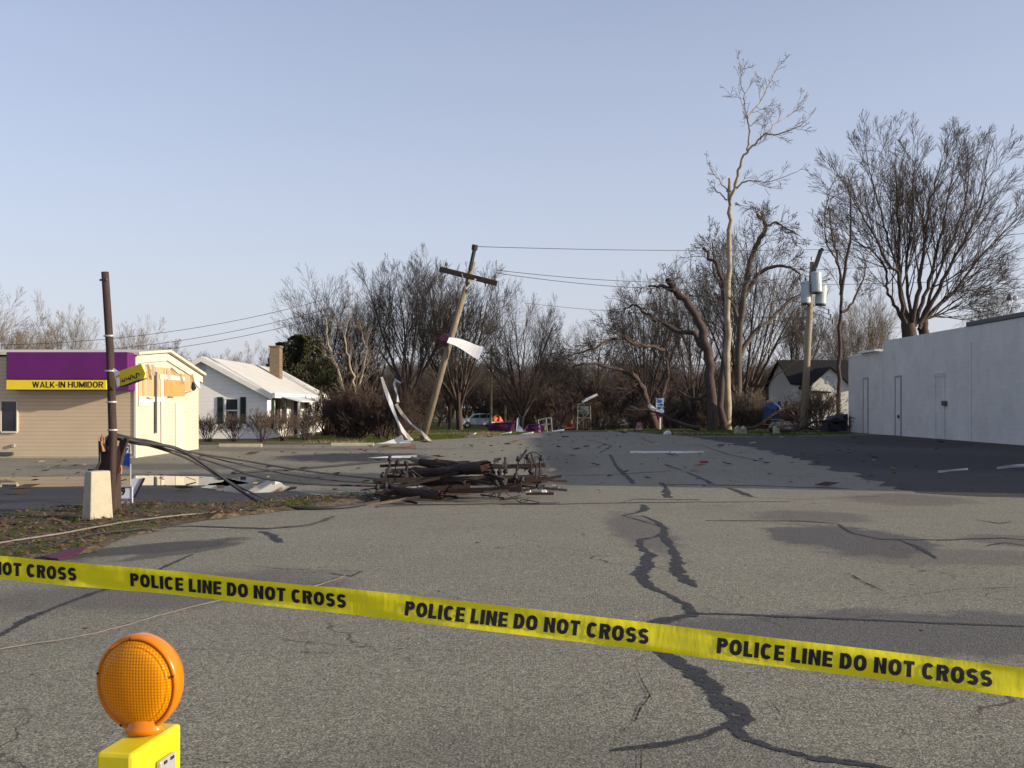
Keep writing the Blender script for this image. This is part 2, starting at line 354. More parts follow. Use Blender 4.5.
seams('tar_seam', [
    [(623,516,3),(636,513,6),(644,511,8),(644,505,9)],
    [(642,516,3),(656,521,5),(665,528,10),(664,537,8),(671,547,9),(677,558,12),(675,571,17),(685,582,17),(697,588,2)],
    [(623,516,1.5),(641,521,2.5),(658,526,3)],
    [(663,534,4),(652,538,6),(642,540,7),(641,546,8),(649,553,12),(650,564,16),(641,575,14),(650,588,12),(668,595,8),(685,605,11),(693,614,15),(678,619,16),(655,624,12),(649,632,13),(655,643,13),(664,654,16),(690,670,20),(717,690,24),(732,712,34),(735,728,30)],
    [(735,727,16),(741,738,12),(772,750,11),(814,761,10),(862,765,9),(893,771,8),(960,790,6)],
    [(733,726,10),(699,738,8),(666,746,7),(626,751,6),(612,752,2)],
    [(686,614,3),(740,615.5,2.5),(850,620,2.5),(940,624,2.5),(1024,627.5,2.5),(1150,632,2)],
    [(706,521,1.5),(800,521.5,2),(838,524,3),(850,533,4),(880,539.5,3),(940,540.5,2.5),(1004,538.5,3),(1030,541,4)],
    [(896,539,2),(915,546,6),(928,553,9),(936,559,3)],
    [(-30,648,10),(0,636,11),(30,618,11),(60,606,9),(100,592,8),(150,574,6),(192,555,4)],
    [(262,532,9),(270,536,13),(281,543,8)],
    [(500,505,1),(560,504.5,2),(640,503,2),(700,502.5,2),(790,502,1)],
    [(622,503,1),(634,499.5,2),(700,500.2,1.5)],
    [(610,455,3),(616,466,4),(623,473,6),(634,484,5)],
    [(662,483,6),(666,491,9),(668,498,10)],
    [(664,464,2),(668,466,5),(682,470.5,2)],
    [(686,472,3),(700,478,6),(712,484,6)],
    [(560,476,1.5),(610,475,2),(650,472.5,2),(672,471,2)],
    [(660,484.5,2),(760,486,3),(850,489,4)],
    [(728,488,6),(742,493,10),(752,497,5)],
    [(590,440,2),(612,446,3),(600,453,3)], [(640,438,2),(655,444,3)], [(700,445,2),(730,455,3),(770,463,2)],
    [(740,497,1.5),(800,500,2),(880,496.5,2)], [(986,547,2),(1004,543,6),(1024,546,3)], [(975,520,1),(1000,524,4),(1012,522,2)],
    [(330,574,2),(352,577,4),(362,572,3),(340,571,1)],
], .0075, m_tar, 11, .5)
seams('pavement_crack', [
    [(641,680,1.5),(650,697,3),(641,708,2.5),(635,722,2.5),(623,732,1.5)], [(638,672,1),(642,684,2)], [(641,752,2),(640,775,2)],
    [(268,640,1),(330,646,2),(400,650,2),(470,652,1)], [(848,574,2),(868,585,4),(884,592,1.5)], [(700,648,1),(716,652,2.5),(725,658,1)],
    [(120,670,1),(185,650,1.5),(260,652,2),(360,655,1)], [(770,702,1),(778,712,2.5),(785,724,1)], [(690,505.5,1),(720,506.5,4),(736,506,1)],
    [(180,760,1),(230,765,2),(330,764,1)], [(360,520,1),(420,517,2),(480,513,1)], [(575,530,1),(585,536,2)], [(890,600,1),(960,590,2),(1024,588,1)],
], .0098, m_crack, 31, .7)

# ------------------------------------------------------------------ verge with dead leaves
m_dirt = mat('leafy_dirt', (.06, .046, .034), .95, .45, 14, .1, bump=.9, col2=(.11, .088, .062))
def verge():
    pts = [G(-90, 530), G(0, 519), G(40, 514), G(80, 509), G(130, 506), G(170, 507), G(230, 506), G(300, 500), G(345, 498), G(385, 497.5), G(380, 501), G(330, 507), G(262, 514), G(205, 521), G(160, 530), G(120, 540), G(95, 552), G(40, 562), G(-10, 572), G(-120, 590)]
    pts = wavy([(p.x, p.y) for p in pts], .07, .3, 9); mb = MB(); rng = random.Random(4)
    import bmesh
    mb.add([(x, y, .012) for x, y in pts], [tuple(range(len(pts)))]); me = mb.mesh('verge_soil', m_dirt)
    bm = bmesh.new(); bm.from_mesh(me); bmesh.ops.triangulate(bm, faces=bm.faces[:])
    for k in range(3): bmesh.ops.subdivide_edges(bm, edges=[e for e in bm.edges if e.calc_length() > .22], cuts=1); bmesh.ops.triangulate(bm, faces=bm.faces[:])
    for v in bm.verts:
        if not v.is_boundary: v.co.z += .035 + .06 * abs(mnoise.noise(v.co * 1.7)) + .02 * mnoise.noise(v.co * 7)
    for f in bm.faces:
        f.normal_update()
        if f.normal.z < 0: f.normal_flip()
    bm.to_mesh(me); bm.free(); o = bpy.data.objects.new('verge_soil', me); C.objects.link(o); o['kind'] = 'structure'
    return pts
vp = verge()
def inside(x, y, poly):
    c = False; n = len(poly)
    for i in range(n):
        x1, y1 = poly[i][:2]; x2, y2 = poly[i-1][:2]
        if (y1 > y) != (y2 > y) and x < (x2 - x1) * (y - y1) / (y2 - y1) + x1: c = not c
    return c
def litter():
    rng = random.Random(8); m1 = mat('dry_leaf', (.15, .085, .048), .9, .35, 3, .1); m2 = mat('pale_straw', (.28, .235, .155), .9, .3, 3, .1); m3 = mat('dark_leaf', (.07, .045, .03), .9, .3, 3, .1); m4 = mat('green_blade', (.07, .12, .02), .9, .3, 3, .1)
    mb = MB(); xs = [p[0] for p in vp]; ys = [p[1] for p in vp]; n = 0
    while n < 9000:
        x = rng.uniform(min(xs), max(xs)); y = rng.uniform(min(ys), max(ys))
        dens = .5 + mnoise.noise(Vector((x, y, 0)) * 1.3)
        if not inside(x, y, vp) or rng.random() > dens: 
            n += .2; continue
        z = .06 + .05 * abs(mnoise.noise(Vector((x, y, 0)) * 1.7)); s = rng.uniform(.012, .045); a = rng.uniform(0, 6.28); k = rng.random()
        green = mnoise.noise(Vector((x * .9 + 4, y * .9, 2))) > .12
        if k < .42: mb.cur = 0
        elif k < .6: mb.cur = 1
        elif k < .85: mb.cur = 2
        else: mb.cur = 3
        if (mb.cur == 3 or green and k > .45):
            mb.cur = 3; h = rng.uniform(.03, .10); mb.add([(x, y, z - .03), (x + .012, y, z - .03), (x + rng.uniform(-.04, .04), y + rng.uniform(-.04, .04), z + h)], [(0, 1, 2)])
        else:
            d = Vector((math.cos(a), math.sin(a), rng.uniform(-.4, .4))) * s; e = Vector((-math.sin(a), math.cos(a), rng.uniform(-.4, .4))) * s * (.6 if mb.cur != 1 else .12)
            if mb.cur == 1: d *= 2.5
            c = Vector((x, y, z + .01)); mb.add([c - d, c + e, c + d, c - e], [(0, 1, 2, 3)])
        n += 1
    o = bpy.data.objects.new('leaf_litter', mb.mesh('leaf_litter', [m1, m2, m3, m4])); C.objects.link(o)
    tag(o, 'dead leaves, straw and grass blades scattered over the dirt verge', 'leaf litter', kind='stuff')
    # scraps blown over the street
    mb = MB()
    for i in range(900):
        if i < 520: x = rng.gauss(4, 7); y = rng.uniform(19, 62)
        elif i < 760: x = rng.uniform(-14, 2); y = rng.uniform(17, 42)
        else: x = rng.uniform(-4, 8); y = rng.uniform(4.2, 18)
        mb.cur = rng.choice((0, 2, 2, 2, 1)); s = rng.uniform(.012, .05) * (1 if y > 18 else .3); a = rng.uniform(0, 6.28)
        if y > 18 and rng.random() < .25: s *= 2.5
        d = Vector((math.cos(a), math.sin(a), .1)) * s * rng.uniform(1, 3); e = Vector((-math.sin(a), math.cos(a), .3)) * s; c = Vector((x, y, .03 + s * .3))
        mb.add([c - d, c + e, c + d, c - e], [(0, 1, 2, 3)])
    o = bpy.data.objects.new('street_litter', mb.mesh('street_litter', [m1, m2, m3, m4])); C.objects.link(o)
    tag(o, 'small scraps, leaves and splinters strewn over the street', 'debris', kind='stuff')
    # lawn blades
    mb = MB()
    for i in range(26000):
        if rng.random() < .5: x = rng.uniform(-9, 1.5); y = rng.uniform(44, 66)
        else: x = rng.uniform(7.5, 19); y = rng.uniform(55, 80)
        if inside(x, y, road_pts) or inside(x, y, [(p[0], p[1]) for p in lot]): continue
        mb.cur = 3 if mnoise.noise(Vector((x, y, 0)) * .35) > -.15 else 1
        if rng.random() < .2: mb.cur = 0
        h = rng.uniform(.04, .15); z = tz(y); mb.add([(x, y, z - .01), (x + .035, y, z - .01), (x + rng.uniform(-.06, .06), y + rng.uniform(-.06, .06), z + h)], [(0, 1, 2)])
    o = bpy.data.objects.new('grass', mb.mesh('grass', [m1, m2, m3, m4])); C.objects.link(o)
    tag(o, 'thin winter grass growing on the lawn edges past the street', 'grass', kind='stuff')
litter()

# ------------------------------------------------------------------ text
def text_mb(body, h, bold=.0, squeeze=1.):
    """flat lettering in the xz plane, cap height h, starting at x=0; returns verts, faces, width"""
    cu = bpy.data.curves.new('lettering', 'FONT'); cu.body = body; cu.size = 1; cu.offset = bold; cu.resolution_u = 3; cu.space_character = 1 + bold * 1.5
    o = bpy.data.objects.new('lettering', cu); C.objects.link(o); dg = bpy.context.evaluated_depsgraph_get(); dg.update()
    me = bpy.data.meshes.new_from_object(o.evaluated_get(dg)); bpy.data.objects.remove(o); bpy.data.curves.remove(cu)
    v = np.array([q.co[:] for q in me.vertices]); f = [tuple(p.vertices) for p in me.polygons]; bpy.data.meshes.remove(me)
    caps = v[:, 1].max() - v[:, 1].min(); s = h / caps
    v[:, 0] -= v[:, 0].min(); v[:, 1] -= v[:, 1].min()
    return [(a * s * squeeze, b * s) for a, b, _ in v], f, v[:, 0].max() * s * squeeze

def grotesque(body, t=.255):
    """heavy condensed capitals drawn as strokes; cap height 1; returns verts, faces, width"""
    V = []; Fc = []; x = 0.
    def quadbar(pts):
        b = len(V); V.extend(pts); Fc.append(tuple(range(b, b + len(pts))))
    def path(c, th=t):
        n = len(c); L = []
        for i, (a, b) in enumerate(c):
            p = c[max(i-1, 0)]; q = c[min(i+1, n-1)]; dx, dy = q[0]-p[0], q[1]-p[1]; l = math.hypot(dx, dy) or 1; L.append((a - dy/l*th/2, b + dx/l*th/2)); L.append((a + dy/l*th/2, b - dx/l*th/2))
        b0 = len(V); V.extend(L); Fc.extend([(b0+2*i+1, b0+2*i+3, b0+2*i+2, b0+2*i) for i in range(n-1)])
    def arc_(cx, cy, rx, ry, a0, a1, n=14, e=.86):
        out = []
        for i in range(n + 1):
            a = R(a0 + (a1 - a0) * i / n); c_, s_ = math.cos(a), math.sin(a); out.append((cx + rx * math.copysign(abs(c_) ** e, c_), cy + ry * math.copysign(abs(s_) ** e, s_)))
        return out
    h = t / 2
    for ch in body:
        if ch == ' ': x += .30; continue
        w = dict(I=t, L=.52, E=.56, T=.60, P=.62, R=.66, C=.68, O=.72, D=.66, N=.68, S=.64, W=.98, A=.72, K=.68, H=.68, U=.68, M=.82).get(ch, .34)
        B_ = lambda x0, y0, x1, y1: quadbar([(x + x0, y0), (x + x1, y0), (x + x1, y1), (x + x0, y1)])
        if ch in 'ILEPRDNKHM': B_(0, 0, t, 1)
        if ch in 'NHM': B_(w - t, 0, w, 1)
        if ch == 'L': B_(t, 0, w, t * .86)
        if ch == 'E': B_(t, 0, w, t * .84); B_(t, 1 - t * .84, w, 1); B_(t, .5 - t * .40, w * .94, .5 + t * .40)
        if ch == 'T': B_(0, 1 - t * .86, w, 1); B_(w/2 - h, 0, w/2 + h, 1 - t * .86)
        if ch == 'N': quadbar([(x + t * .6, 1), (x + t, 1), (x + w - t * .6, 0), (x + w - t, 0)][::-1]); quadbar([(x + t*.9, 1), (x + t * .9, .62), (x + w - t * .9, 0), (x + w - t*.9, .38)])
        if ch == 'H': B_(t, .5 - t * .42, w - t, .5 + t * .42)
        if ch == 'M': quadbar([(x + t * .8, 1), (x + t * .8, .5), (x + w/2 - h*.4, 0), (x + w/2 + h*.4, 0), (x + w/2, .45)]); quadbar([(x + w - t * .8, 1), (x + w/2, .45), (x + w/2 - h*.4, 0), (x + w/2 + h*.4, 0), (x + w - t * .8, .5)])
        if ch == 'K': path([(x + t * .9, .36), (x + w - h, 1)], t * .9); path([(x + t * 1.4, .52), (x + w - h * .9, 0)], t)
        if ch == 'O': path(arc_(x + w/2, .5, w/2 - h, .5 - h * .9, 0, 360, 32))
        if ch == 'C': path(arc_(x + w/2, .5, w/2 - h, .5 - h * .9, 42, 318, 26))
        if ch == 'D': B_(t, 0, w * .45, t * .86); B_(t, 1 - t * .86, w * .45, 1); path(arc_(x + w * .42, .5, w * .58 - h, .5 - h * .86, -90, 90, 18))
        if ch in 'PR': yc = .71; rr = .29 - h * .86; B_(t, 1 - t * .86, w * .5, 1); B_(t, yc - rr - h * .86, w * .5, yc - rr + h * .86); path(arc_(x + w * .5, yc, w * .5 - h, rr, -90, 90, 12))
        if ch == 'R': quadbar([(x + w * .42, .45), (x + w * .42 + t, .45), (x + w, 0), (x + w - t * 1.05, 0)])
        if ch == 'S':
            rx = w/2 - h; ry = (1 - t * .9) / 4; c = arc_(x + w/2, .5 + ry, rx, ry, 25, 270, 18, .95) + arc_(x + w/2, .5 - ry, rx, ry, 90, -155, 18, .95)[1:]; path(c, t * .95)
        if ch == 'U': path([(x + h, 1), (x + h, .5)] + arc_(x + w/2, .36, w/2 - h, .36 - h * .9, 180, 360, 16)[0:] + [(x + w - h, .5), (x + w - h, 1)])
        if ch == 'W':
            for a, b in ((0, .25), (.5, .25), (.5, .75), (1, .75)):
                xa = x + t * .45 + (w - t * .9) * a; xb = x + t * .45 + (w - t * .9) * b; quadbar([(xb - h * .9, 0), (xb + h * .9, 0), (xa + h * .9, 1), (xa - h * .9, 1)])
        if ch == 'A': quadbar([(x, 0), (x + t, 0), (x + w/2 + h * .7, 1), (x + w/2 - h * .7, 1)]); quadbar([(x + w - t, 0), (x + w, 0), (x + w/2 + h * .7, 1), (x + w/2 - h * .7, 1)]); B_(w * .28, .2, w * .72, .2 + t * .8)
        if ch == '-': B_(0, .34, w, .34 + t * .9)
        x += w + .095
    return V, Fc, x - .095

# ------------------------------------------------------------------ trees
def build_tubes(polys, name, m, sides):
    """polys: list of (points, radii); grouped by length so that numpy does the work"""
    groups = {}
    for pts, rad in polys: groups.setdefault(len(pts), []).append((pts, rad))
    V = []; Fq = []; base = 0
    for n, lst in groups.items():
        A = np.array([[tuple(p) for p in pts] for pts, _ in lst]); Rr = np.array([r for _, r in lst])
        T = np.empty_like(A); T[:, 1:-1] = A[:, 2:] - A[:, :-2]; T[:, 0] = A[:, 1] - A[:, 0]; T[:, -1] = A[:, -1] - A[:, -2]
        T /= np.linalg.norm(T, axis=2, keepdims=True) + 1e-9
        D = A[:, -1] - A[:, 0]; D /= np.linalg.norm(D, axis=1, keepdims=True) + 1e-9
        ref = np.where(np.abs(D[:, 2:3]) < .75, np.array([[0, 0, 1.]]), np.array([[1., 0, 0]]))[:, None, :]
        U = np.cross(T, ref); U /= np.linalg.norm(U, axis=2, keepdims=True) + 1e-9; W = np.cross(T, U)
        an = np.arange(sides) * 2 * np.pi / sides
        ring = A[:, :, None, :] + (U[:, :, None, :] * np.cos(an)[None, None, :, None] + W[:, :, None, :] * np.sin(an)[None, None, :, None]) * Rr[:, :, None, None]
        N = len(lst); V.append(ring.reshape(-1, 3))
        idx = base + np.arange(N * n * sides).reshape(N, n, sides); nx = np.roll(idx, -1, axis=2)
        Fq.append(np.stack([idx[:, :-1], nx[:, :-1], nx[:, 1:], idx[:, 1:]], axis=-1).reshape(-1, 4)); base += N * n * sides
    V = np.concatenate(V); Fq = np.concatenate(Fq)
    me = bpy.data.meshes.new(name); me.vertices.add(len(V)); me.vertices.foreach_set('co', V.ravel())
    me.loops.add(Fq.size); me.loops.foreach_set('vertex_index', Fq.ravel()); me.polygons.add(len(Fq))
    me.polygons.foreach_set('loop_start', np.arange(len(Fq)) * 4); me.polygons.foreach_set('use_smooth', np.ones(len(Fq), bool))
    me.materials.append(m); me.update(); me.validate(); return me
class Tree:
    def __init__(s, seed, kids=(6, 6, 6, 5), lr=(.6, .55, .6, .72), ang=(28, 28, 29, 27), wander=.05, up=.045, rmin=.010, nseg=(9, 8, 6, 5, 4, 3), t0=.25):
        s.g = random.Random(seed); s.kids = kids; s.lr = lr; s.ang = ang; s.wander = wander; s.up = up; s.rmin = rmin; s.nseg = nseg; s.thick = []; s.thin = []; s.t0 = t0
    def rec(s, pts, rad, lvl, force=None):
        (s.thick if (lvl <= 1 if force is None else force) else s.thin).append((pts, rad))
    def line(s, p, d, L, r0, r1, lvl, up=None):
        g = s.g; n = s.nseg[min(lvl, 5)]; pts = [p.copy()]; rad = [r0]; d = d.normalized(); h = L / n; up = s.up if up is None else up
        for i in range(n):
            d = d + Vector((g.gauss(0, s.wander), g.gauss(0, s.wander), g.gauss(0, s.wander) + up * (1 if lvl < 3 else .4))); d.normalize(); p = p + d * h
            pts.append(p); rad.append(r0 + (r1 - r0) * (i + 1) / n)
        return pts, rad
    def spawn(s, pts, rad, L, lvl, k=None, t0=None, lr=None):
        if lvl > len(s.kids): return
        g = s.g; k = k or s.kids[lvl - 1]; lr = lr or s.lr[lvl - 1]; t0 = s.t0 if t0 is None else t0; n = len(pts) - 1
        for i in range(k):
            t = t0 + (1 - t0) * (i + g.uniform(.2, 1)) / k if i < k - 1 else 1.0; t = min(t, 1.)
            x = t * n; j = min(int(x), n - 1); f = x - j; p = pts[j].lerp(pts[j+1], f); d = (pts[j+1] - pts[j]).normalized(); r = rad[j] + (rad[j+1] - rad[j]) * f
            a = R(s.ang[lvl-1]) * g.uniform(.65, 1.3) * (.5 if t == 1. else 1); u = d.orthogonal().normalized(); u.rotate(Matrix.Rotation(g.uniform(0, 6.283), 3, d))
            nd = d * math.cos(a) + u * math.sin(a)
            l = L * lr * g.uniform(.7, 1.2) * (1.3 - .8 * t); r0 = max(s.rmin, min(r * .62, l * .0125))
            r1 = max(s.rmin * .7, r0 * .3); q, rr = s.line(p, nd, l, max(r0, s.rmin), r1, lvl + 1)
            s.rec(q, rr, lvl + 1); s.spawn(q, rr, l, lvl + 1)
    def limb(s, pts, r0, r1, twig_L, k=8, sub=4, jitter=.05, t0=.2, bare=False, start=1):
        """a limb along given points, softened into a curve, then twigs grow from it"""
        pts = [Vector(p) for p in pts]; out = []
        for i in range(len(pts) - 1):
            a = pts[max(i-1, 0)]; b = pts[i]; c = pts[i+1]; d = pts[min(i+2, len(pts)-1)]
            for q in range(sub):
                t = q / sub; out.append(.5 * ((2*b) + (c-a)*t + (2*a-5*b+4*c-d)*t*t + (3*b-a-3*c+d)*t**3) + Vector((s.g.gauss(0, jitter), s.g.gauss(0, jitter), s.g.gauss(0, jitter))) * (1 if i + q else 0))
        out.append(pts[-1]); n = len(out) - 1; rad = [r0 + (r1 - r0) * (i / n) ** .8 for i in range(n + 1)]
        s.rec(out, rad, 1, True)
        if not bare: s.spawn(out, rad, twig_L, start, k, t0, 1.)
        return out
    def done(s, name, label, cat, loc, mt, mc, group=None, sides=6):
        o = thing(name, label, cat, loc, 0, group)
        part('trunk', build_tubes(s.thick, 'trunk', mt, sides), mt, o, world=False)
        if s.thin: part('crown', build_tubes(s.thin, 'crown', mc, 3), mc, o, world=False)
        return o
def free_tree(seed, H, stems=5, spread=28, fork=.18, r=.3, **kw):
    t = Tree(seed, **kw); g = t.g
    tr, rr = t.line(Vector((0, 0, -.3)), Vector((g.uniform(-.08, .08), g.uniform(-.08, .08), 1)), H * fork, r, r * .85, 0, 0); t.rec(tr, rr, 0)
    for i in range(stems):
        a = 6.283 * (i + g.uniform(-.3, .3)) / stems; tilt = R(spread) * g.uniform(.35, 1.2) if i else R(4)
        d = Vector((math.sin(tilt) * math.cos(a), math.sin(tilt) * math.sin(a), math.cos(tilt)))
        L = H * (1 - fork) * g.uniform(.64, .80) * (1 - .35 * (1 - math.cos(tilt))); r0 = r * g.uniform(.42, .6)
        p, q = t.line(tr[-1] - Vector((0, 0, g.uniform(0, .3) * H * fork)), d, L * .97, r0, .03, 1); t.rec(p, q, 1); t.spawn(p, q, L * .95, 1, None, .10)
    return t
GRP_BG = 'bare trees closing the view behind the street'
protos = []
specs = [(1, dict(stems=7, spread=36, fork=.15, r=.30)), (2, dict(stems=6, spread=30, fork=.2, r=.26, up=.06)), (3, dict(stems=7, spread=36, fork=.12, r=.28, kids=(10, 7, 4, 3))),
         (4, dict(stems=5, spread=27, fork=.25, r=.22, up=.07)), (5, dict(stems=5, spread=40, fork=.2, r=.26, up=.02, ang=(36, 36, 36, 34))), (6, dict(stems=6, spread=34, fork=.1, r=.2, kids=(9, 7, 5, 3)))]
def kw_of(i):
    d = dict(kids=(10, 6, 5, 3), rmin=.0095); d.update(specs[i][1]); return d
first = {}
tree_mats = [(m_bark_dark, m_twig), (m_bark_dark, m_twig_dark), (m_bark_dark, m_twig), (m_bark_dark, m_twig), (m_bark_dark, m_twig_dark), (m_bark, m_twig_tan)]
def tree_at(k, px, Y, top, label, group=None, wide=1., name='bare_tree', rz=None, lean=0):
    z = tz(Y); H = EYE - (top - HOR) / F * Y - z; loc = ((px - 512) / F * Y, Y, z); rng = random.Random(int(px * 7 + Y))
    rz = rng.uniform(0, 6.28) if rz is None else rz; s = H / 16.5
    if k not in first:
        t = free_tree(specs[k][0], 16., **kw_of(k)); o = t.done(name, label, 'tree', loc, *tree_mats[k], group); first[k] = o
        o.rotation_euler = (lean, 0, rz); o.scale = (s * wide, s * wide, s)
    else:
        o = copy_tree(first[k], loc, rz, (s * wide, s * wide, s)); o.name = name
        o.rotation_euler = (lean, 0, rz); o['label'] = label
        if 'group' in o: del o['group']
        if group: o['group'] = group
    return o
# trees one can tell apart
tree_at(5, -12, 75, 270, 'pale twiggy tree rising behind the left end of the purple awning')
tree_at(5, 62, 82, 284, 'thin bare tree over the middle of the purple awning', wide=.75)
tree_at(3, 27, 95, 318, 'small bare tree low over the purple awning between two taller ones')
tree_at(5, 140, 95, 305, 'pale bare tree over the boarded gable of the tan store', wide=.9)
tree_at(0, 172, 110, 330, 'low faint tree above the rear of the tan store', wide=1.)
for i, (x, t_) in enumerate(((212, 340), (238, 334), (266, 335), (290, 345))): tree_at(5 if i % 2 else 3, x, 100 + 5 * i, t_, 'small bare tree of the low row above the white house roof', group='low trees behind the white house roof', wide=.9)
tree_at(2, 325, 84, 252, 'broad bare tree left of the tall group, beside the dark evergreen', wide=.95)
tree_at(0, 368, 88, 262, 'dense bare tree standing over the reddish thicket', wide=.8)
tree_at(1, 408, 80, 222, 'tall upright bare tree left of the leaning pole')
tree_at(4, 450, 92, 262, 'dark bare tree right behind the leaning pole', wide=.8)
tree_at(0, 460, 84, 226, 'tall spreading bare tree behind the top of the leaning pole', wide=.95)
tree_at(2, 520, 92, 268, 'rounded bare tree to the right of the leaning pole', wide=.85)
tree_at(3, 548, 120, 330, 'slim bare tree behind the slender far pole', wide=.9)
tree_at(4, 598, 110, 292, 'low spreading bare tree right of the road end', wide=.95)
tree_at(0, 646, 98, 240, 'tall bare tree left of the broken leaning trunk', wide=.8)
tree_at(2, 690, 92, 240, 'bare tree directly behind the broken leaning trunk', wide=.75)
tree_at(0, 742, 86, 192, 'big dark spreading tree behind the pale snapped sycamore', wide=.8)
tree_at(3, 790, 105, 262, 'bare tree between the sycamore and the transformer pole', wide=.9)
tree_at(5, 868, 96, 262, 'brown twiggy tree behind the white building, left of the biggest tree', wide=.8)
tree_at(2, 845, 120, 290, 'bare tree behind the dark-roofed white house', wide=.8)
tree_at(3, 985, 110, 270, 'small bare tree low behind the right end of the white building', wide=.9)
# the far wall of trees
rng = random.Random(77); n = 0
for row, (Y, cnt, t0, t1) in enumerate(((128, 26, 345, 372), (150, 30, 338, 366), (180, 34, 340, 362), (112, 16, 366, 388))):
    for i in range(cnt):
        px = 285 + (i + rng.uniform(.1, .9)) * 620 / cnt
        if row == 3 and (540 < px < 650 or 450 < px < 505): continue
        if Y < 120 and 450 < px < 505: continue
        tree_at(rng.choice((0, 1, 2, 3, 4, 2)), px, Y + rng.uniform(-7, 7), rng.uniform(t0, t1), 'bare brown tree in the far belt of trees closing the view', group=GRP_BG, wide=rng.uniform(1.1, 1.7))
for i in range(14):
    for s_ in (-1, 1):
        tree_at(rng.choice((0, 1, 2)), 512 + s_ * (430 + i * 34), 150 + rng.uniform(-8, 8), rng.uniform(345, 365), 'bare brown tree in the far belt of trees closing the view', group=GRP_BG, wide=1.3)

# the snapped sycamore
def px_limb(t, pts, Y, base, r0, r1, L, k, dy=0, **kw):
    rr = t.g; n = len(pts); out = []
    for i, (x, y) in enumerate(pts): out.append(P(x, y, Y + dy * i / (n - 1)) - base)
    return t.limb(out, r0, r1, L, k, **kw)
B = P(728, 433, 68); B.z = tz(68)
t = Tree(21, kids=(6, 4, 3), lr=(1, .6, .6), ang=(42, 42, 45), wander=.12, up=.05, rmin=.013, nseg=(9, 6, 6, 5, 4, 3))
px_limb(t, [(728,434),(727,370),(728,300),(729,240),(730,205),(729.5,178)], 68, B, .30, .10, 0, 0, bare=True, jitter=.05)
px_limb(t, [(731,205),(735,183),(742,161),(752,147),(765,135),(790,131),(807,120)], 68, B, .13, .025, 1.7, 10, dy=-2, t0=.45)
px_limb(t, [(748,152),(749,135),(748,118),(760,103),(769,82),(781,62)], 67.5, B, .085, .02, 1.9, 11, dy=2.5, t0=.2)
px_limb(t, [(748,120),(744,98),(741,80),(740,63)], 67.8, B, .05, .015, 1.4, 7, dy=-1.5, t0=.1)
px_limb(t, [(765,134),(778,122),(792,112),(800,98)], 67, B, .04, .015, 1.3, 6, dy=2, t0=.1)
px_limb(t, [(732,192),(742,183),(753,180),(772,181),(797,172)], 68, B, .07, .015, 1.6, 8, dy=-2.5, t0=.2)
px_limb(t, [(727,192),(720,182),(714,174),(707,160)], 68, B, .05, .015, .9, 5, dy=1.5, t0=.2)
px_limb(t, [(727,200),(720,193),(712,186)], 68, B, .06, .03, 1.0, 4, t0=.4)
px_limb(t, [(730,300),(742,285),(756,278),(762,262)], 68, B, .08, .02, 2.0, 7, dy=-3)
t.done('dead_sycamore', 'tall pale snapped sycamore with one thin leaning top limb', 'tree', B, m_bark_pale, mat('pale_grey_twigs', (.13, .105, .09), .9, .2, 1, .1))
# dark leaning trunks next to it
B = P(712, 433, 66); B.z = tz(66)
t = Tree(22, kids=(7, 7, 5), lr=(1, .55, .5), ang=(45, 42, 45), wander=.2, up=.0, rmin=.014)
px_limb(t, [(712,434),(712,385),(706,350),(700,325),(688,305),(674,288),(668,279)], 66, B, .38, .22, 2.2, 5, dy=-1, t0=.5, jitter=.07)
px_limb(t, [(670,288),(660,286),(648,286)], 65.3, B, .18, .05, 1.2, 5, jitter=.05)
px_limb(t, [(706,350),(694,335),(678,331),(660,322),(645,312),(636,305),(628,308),(622,316)], 66, B, .20, .04, 2.4, 16, dy=3, jitter=.07)
px_limb(t, [(710,392),(700,398),(686,396),(676,388)], 66, B, .16, .04, 1.6, 7, dy=2)
px_limb(t, [(720,434),(722,380),(726,330),(724,290),(714,262),(704,248)], 67.3, B, .27, .10, 3.4, 10, dy=3, t0=.35, jitter=.1)
t.done('broken_tree', 'thick dark leaning tree with snapped bare limbs left of the sycamore', 'tree', B, m_bark_dark, m_twig_dark)
B = P(742, 432, 74); B.z = tz(74)
t = Tree(23, kids=(8, 7, 6), lr=(1, .55, .5), ang=(45, 42, 45), wander=.15, up=.03, rmin=.015)
px_limb(t, [(738,432),(738,370),(742,310),(750,262),(760,238),(767,226),(757,214)], 74, B, .30, .12, 3.2, 12, dy=-3, t0=.4)
px_limb(t, [(765,228),(774,222),(784,228),(800,236)], 71.5, B, .12, .03, 2, 8)
px_limb(t, [(745,292),(762,272),(782,266),(798,272),(801,282)], 73, B, .2, .04, 2.4, 10, dy=-2)
px_limb(t, [(739,360),(752,335),(772,318),(790,300),(806,292)], 73.5, B, .22, .04, 3.2, 12, dy=2)
px_limb(t, [(740,330),(730,300),(716,275),(712,240)], 73.5, B, .2, .04, 3.2, 12, dy=3)
t.done('storm_damaged_tree', 'dark tree with broken hooked limbs behind the sycamore trunk', 'tree', B, m_bark, m_twig)
B = P(655, 432, 72); B.z = tz(72)
t = Tree(24, kids=(8, 7, 6), lr=(1, .55, .5), ang=(45, 42, 45), wander=.2, up=-.02, rmin=.014)
px_limb(t, [(656,434),(648,405),(640,385),(630,374),(612,368),(590,364),(566,366)], 72, B, .32, .05, 2.6, 18, dy=-4)
px_limb(t, [(658,430),(662,400),(668,370),(664,340)], 72, B, .3, .06, 3.4, 14, dy=3)
px_limb(t, [(600,345),(585,352),(566,356),(552,362)], 69, B, .09, .03, 1.8, 9)
px_limb(t, [(664,350),(640,345),(620,338),(600,345)], 73, B, .14, .08, 3.0, 12, dy=-4)
t.done('arching_tree', 'dark tree arching low leftwards over the end of the street', 'tree', B, m_bark_dark, m_twig_dark)
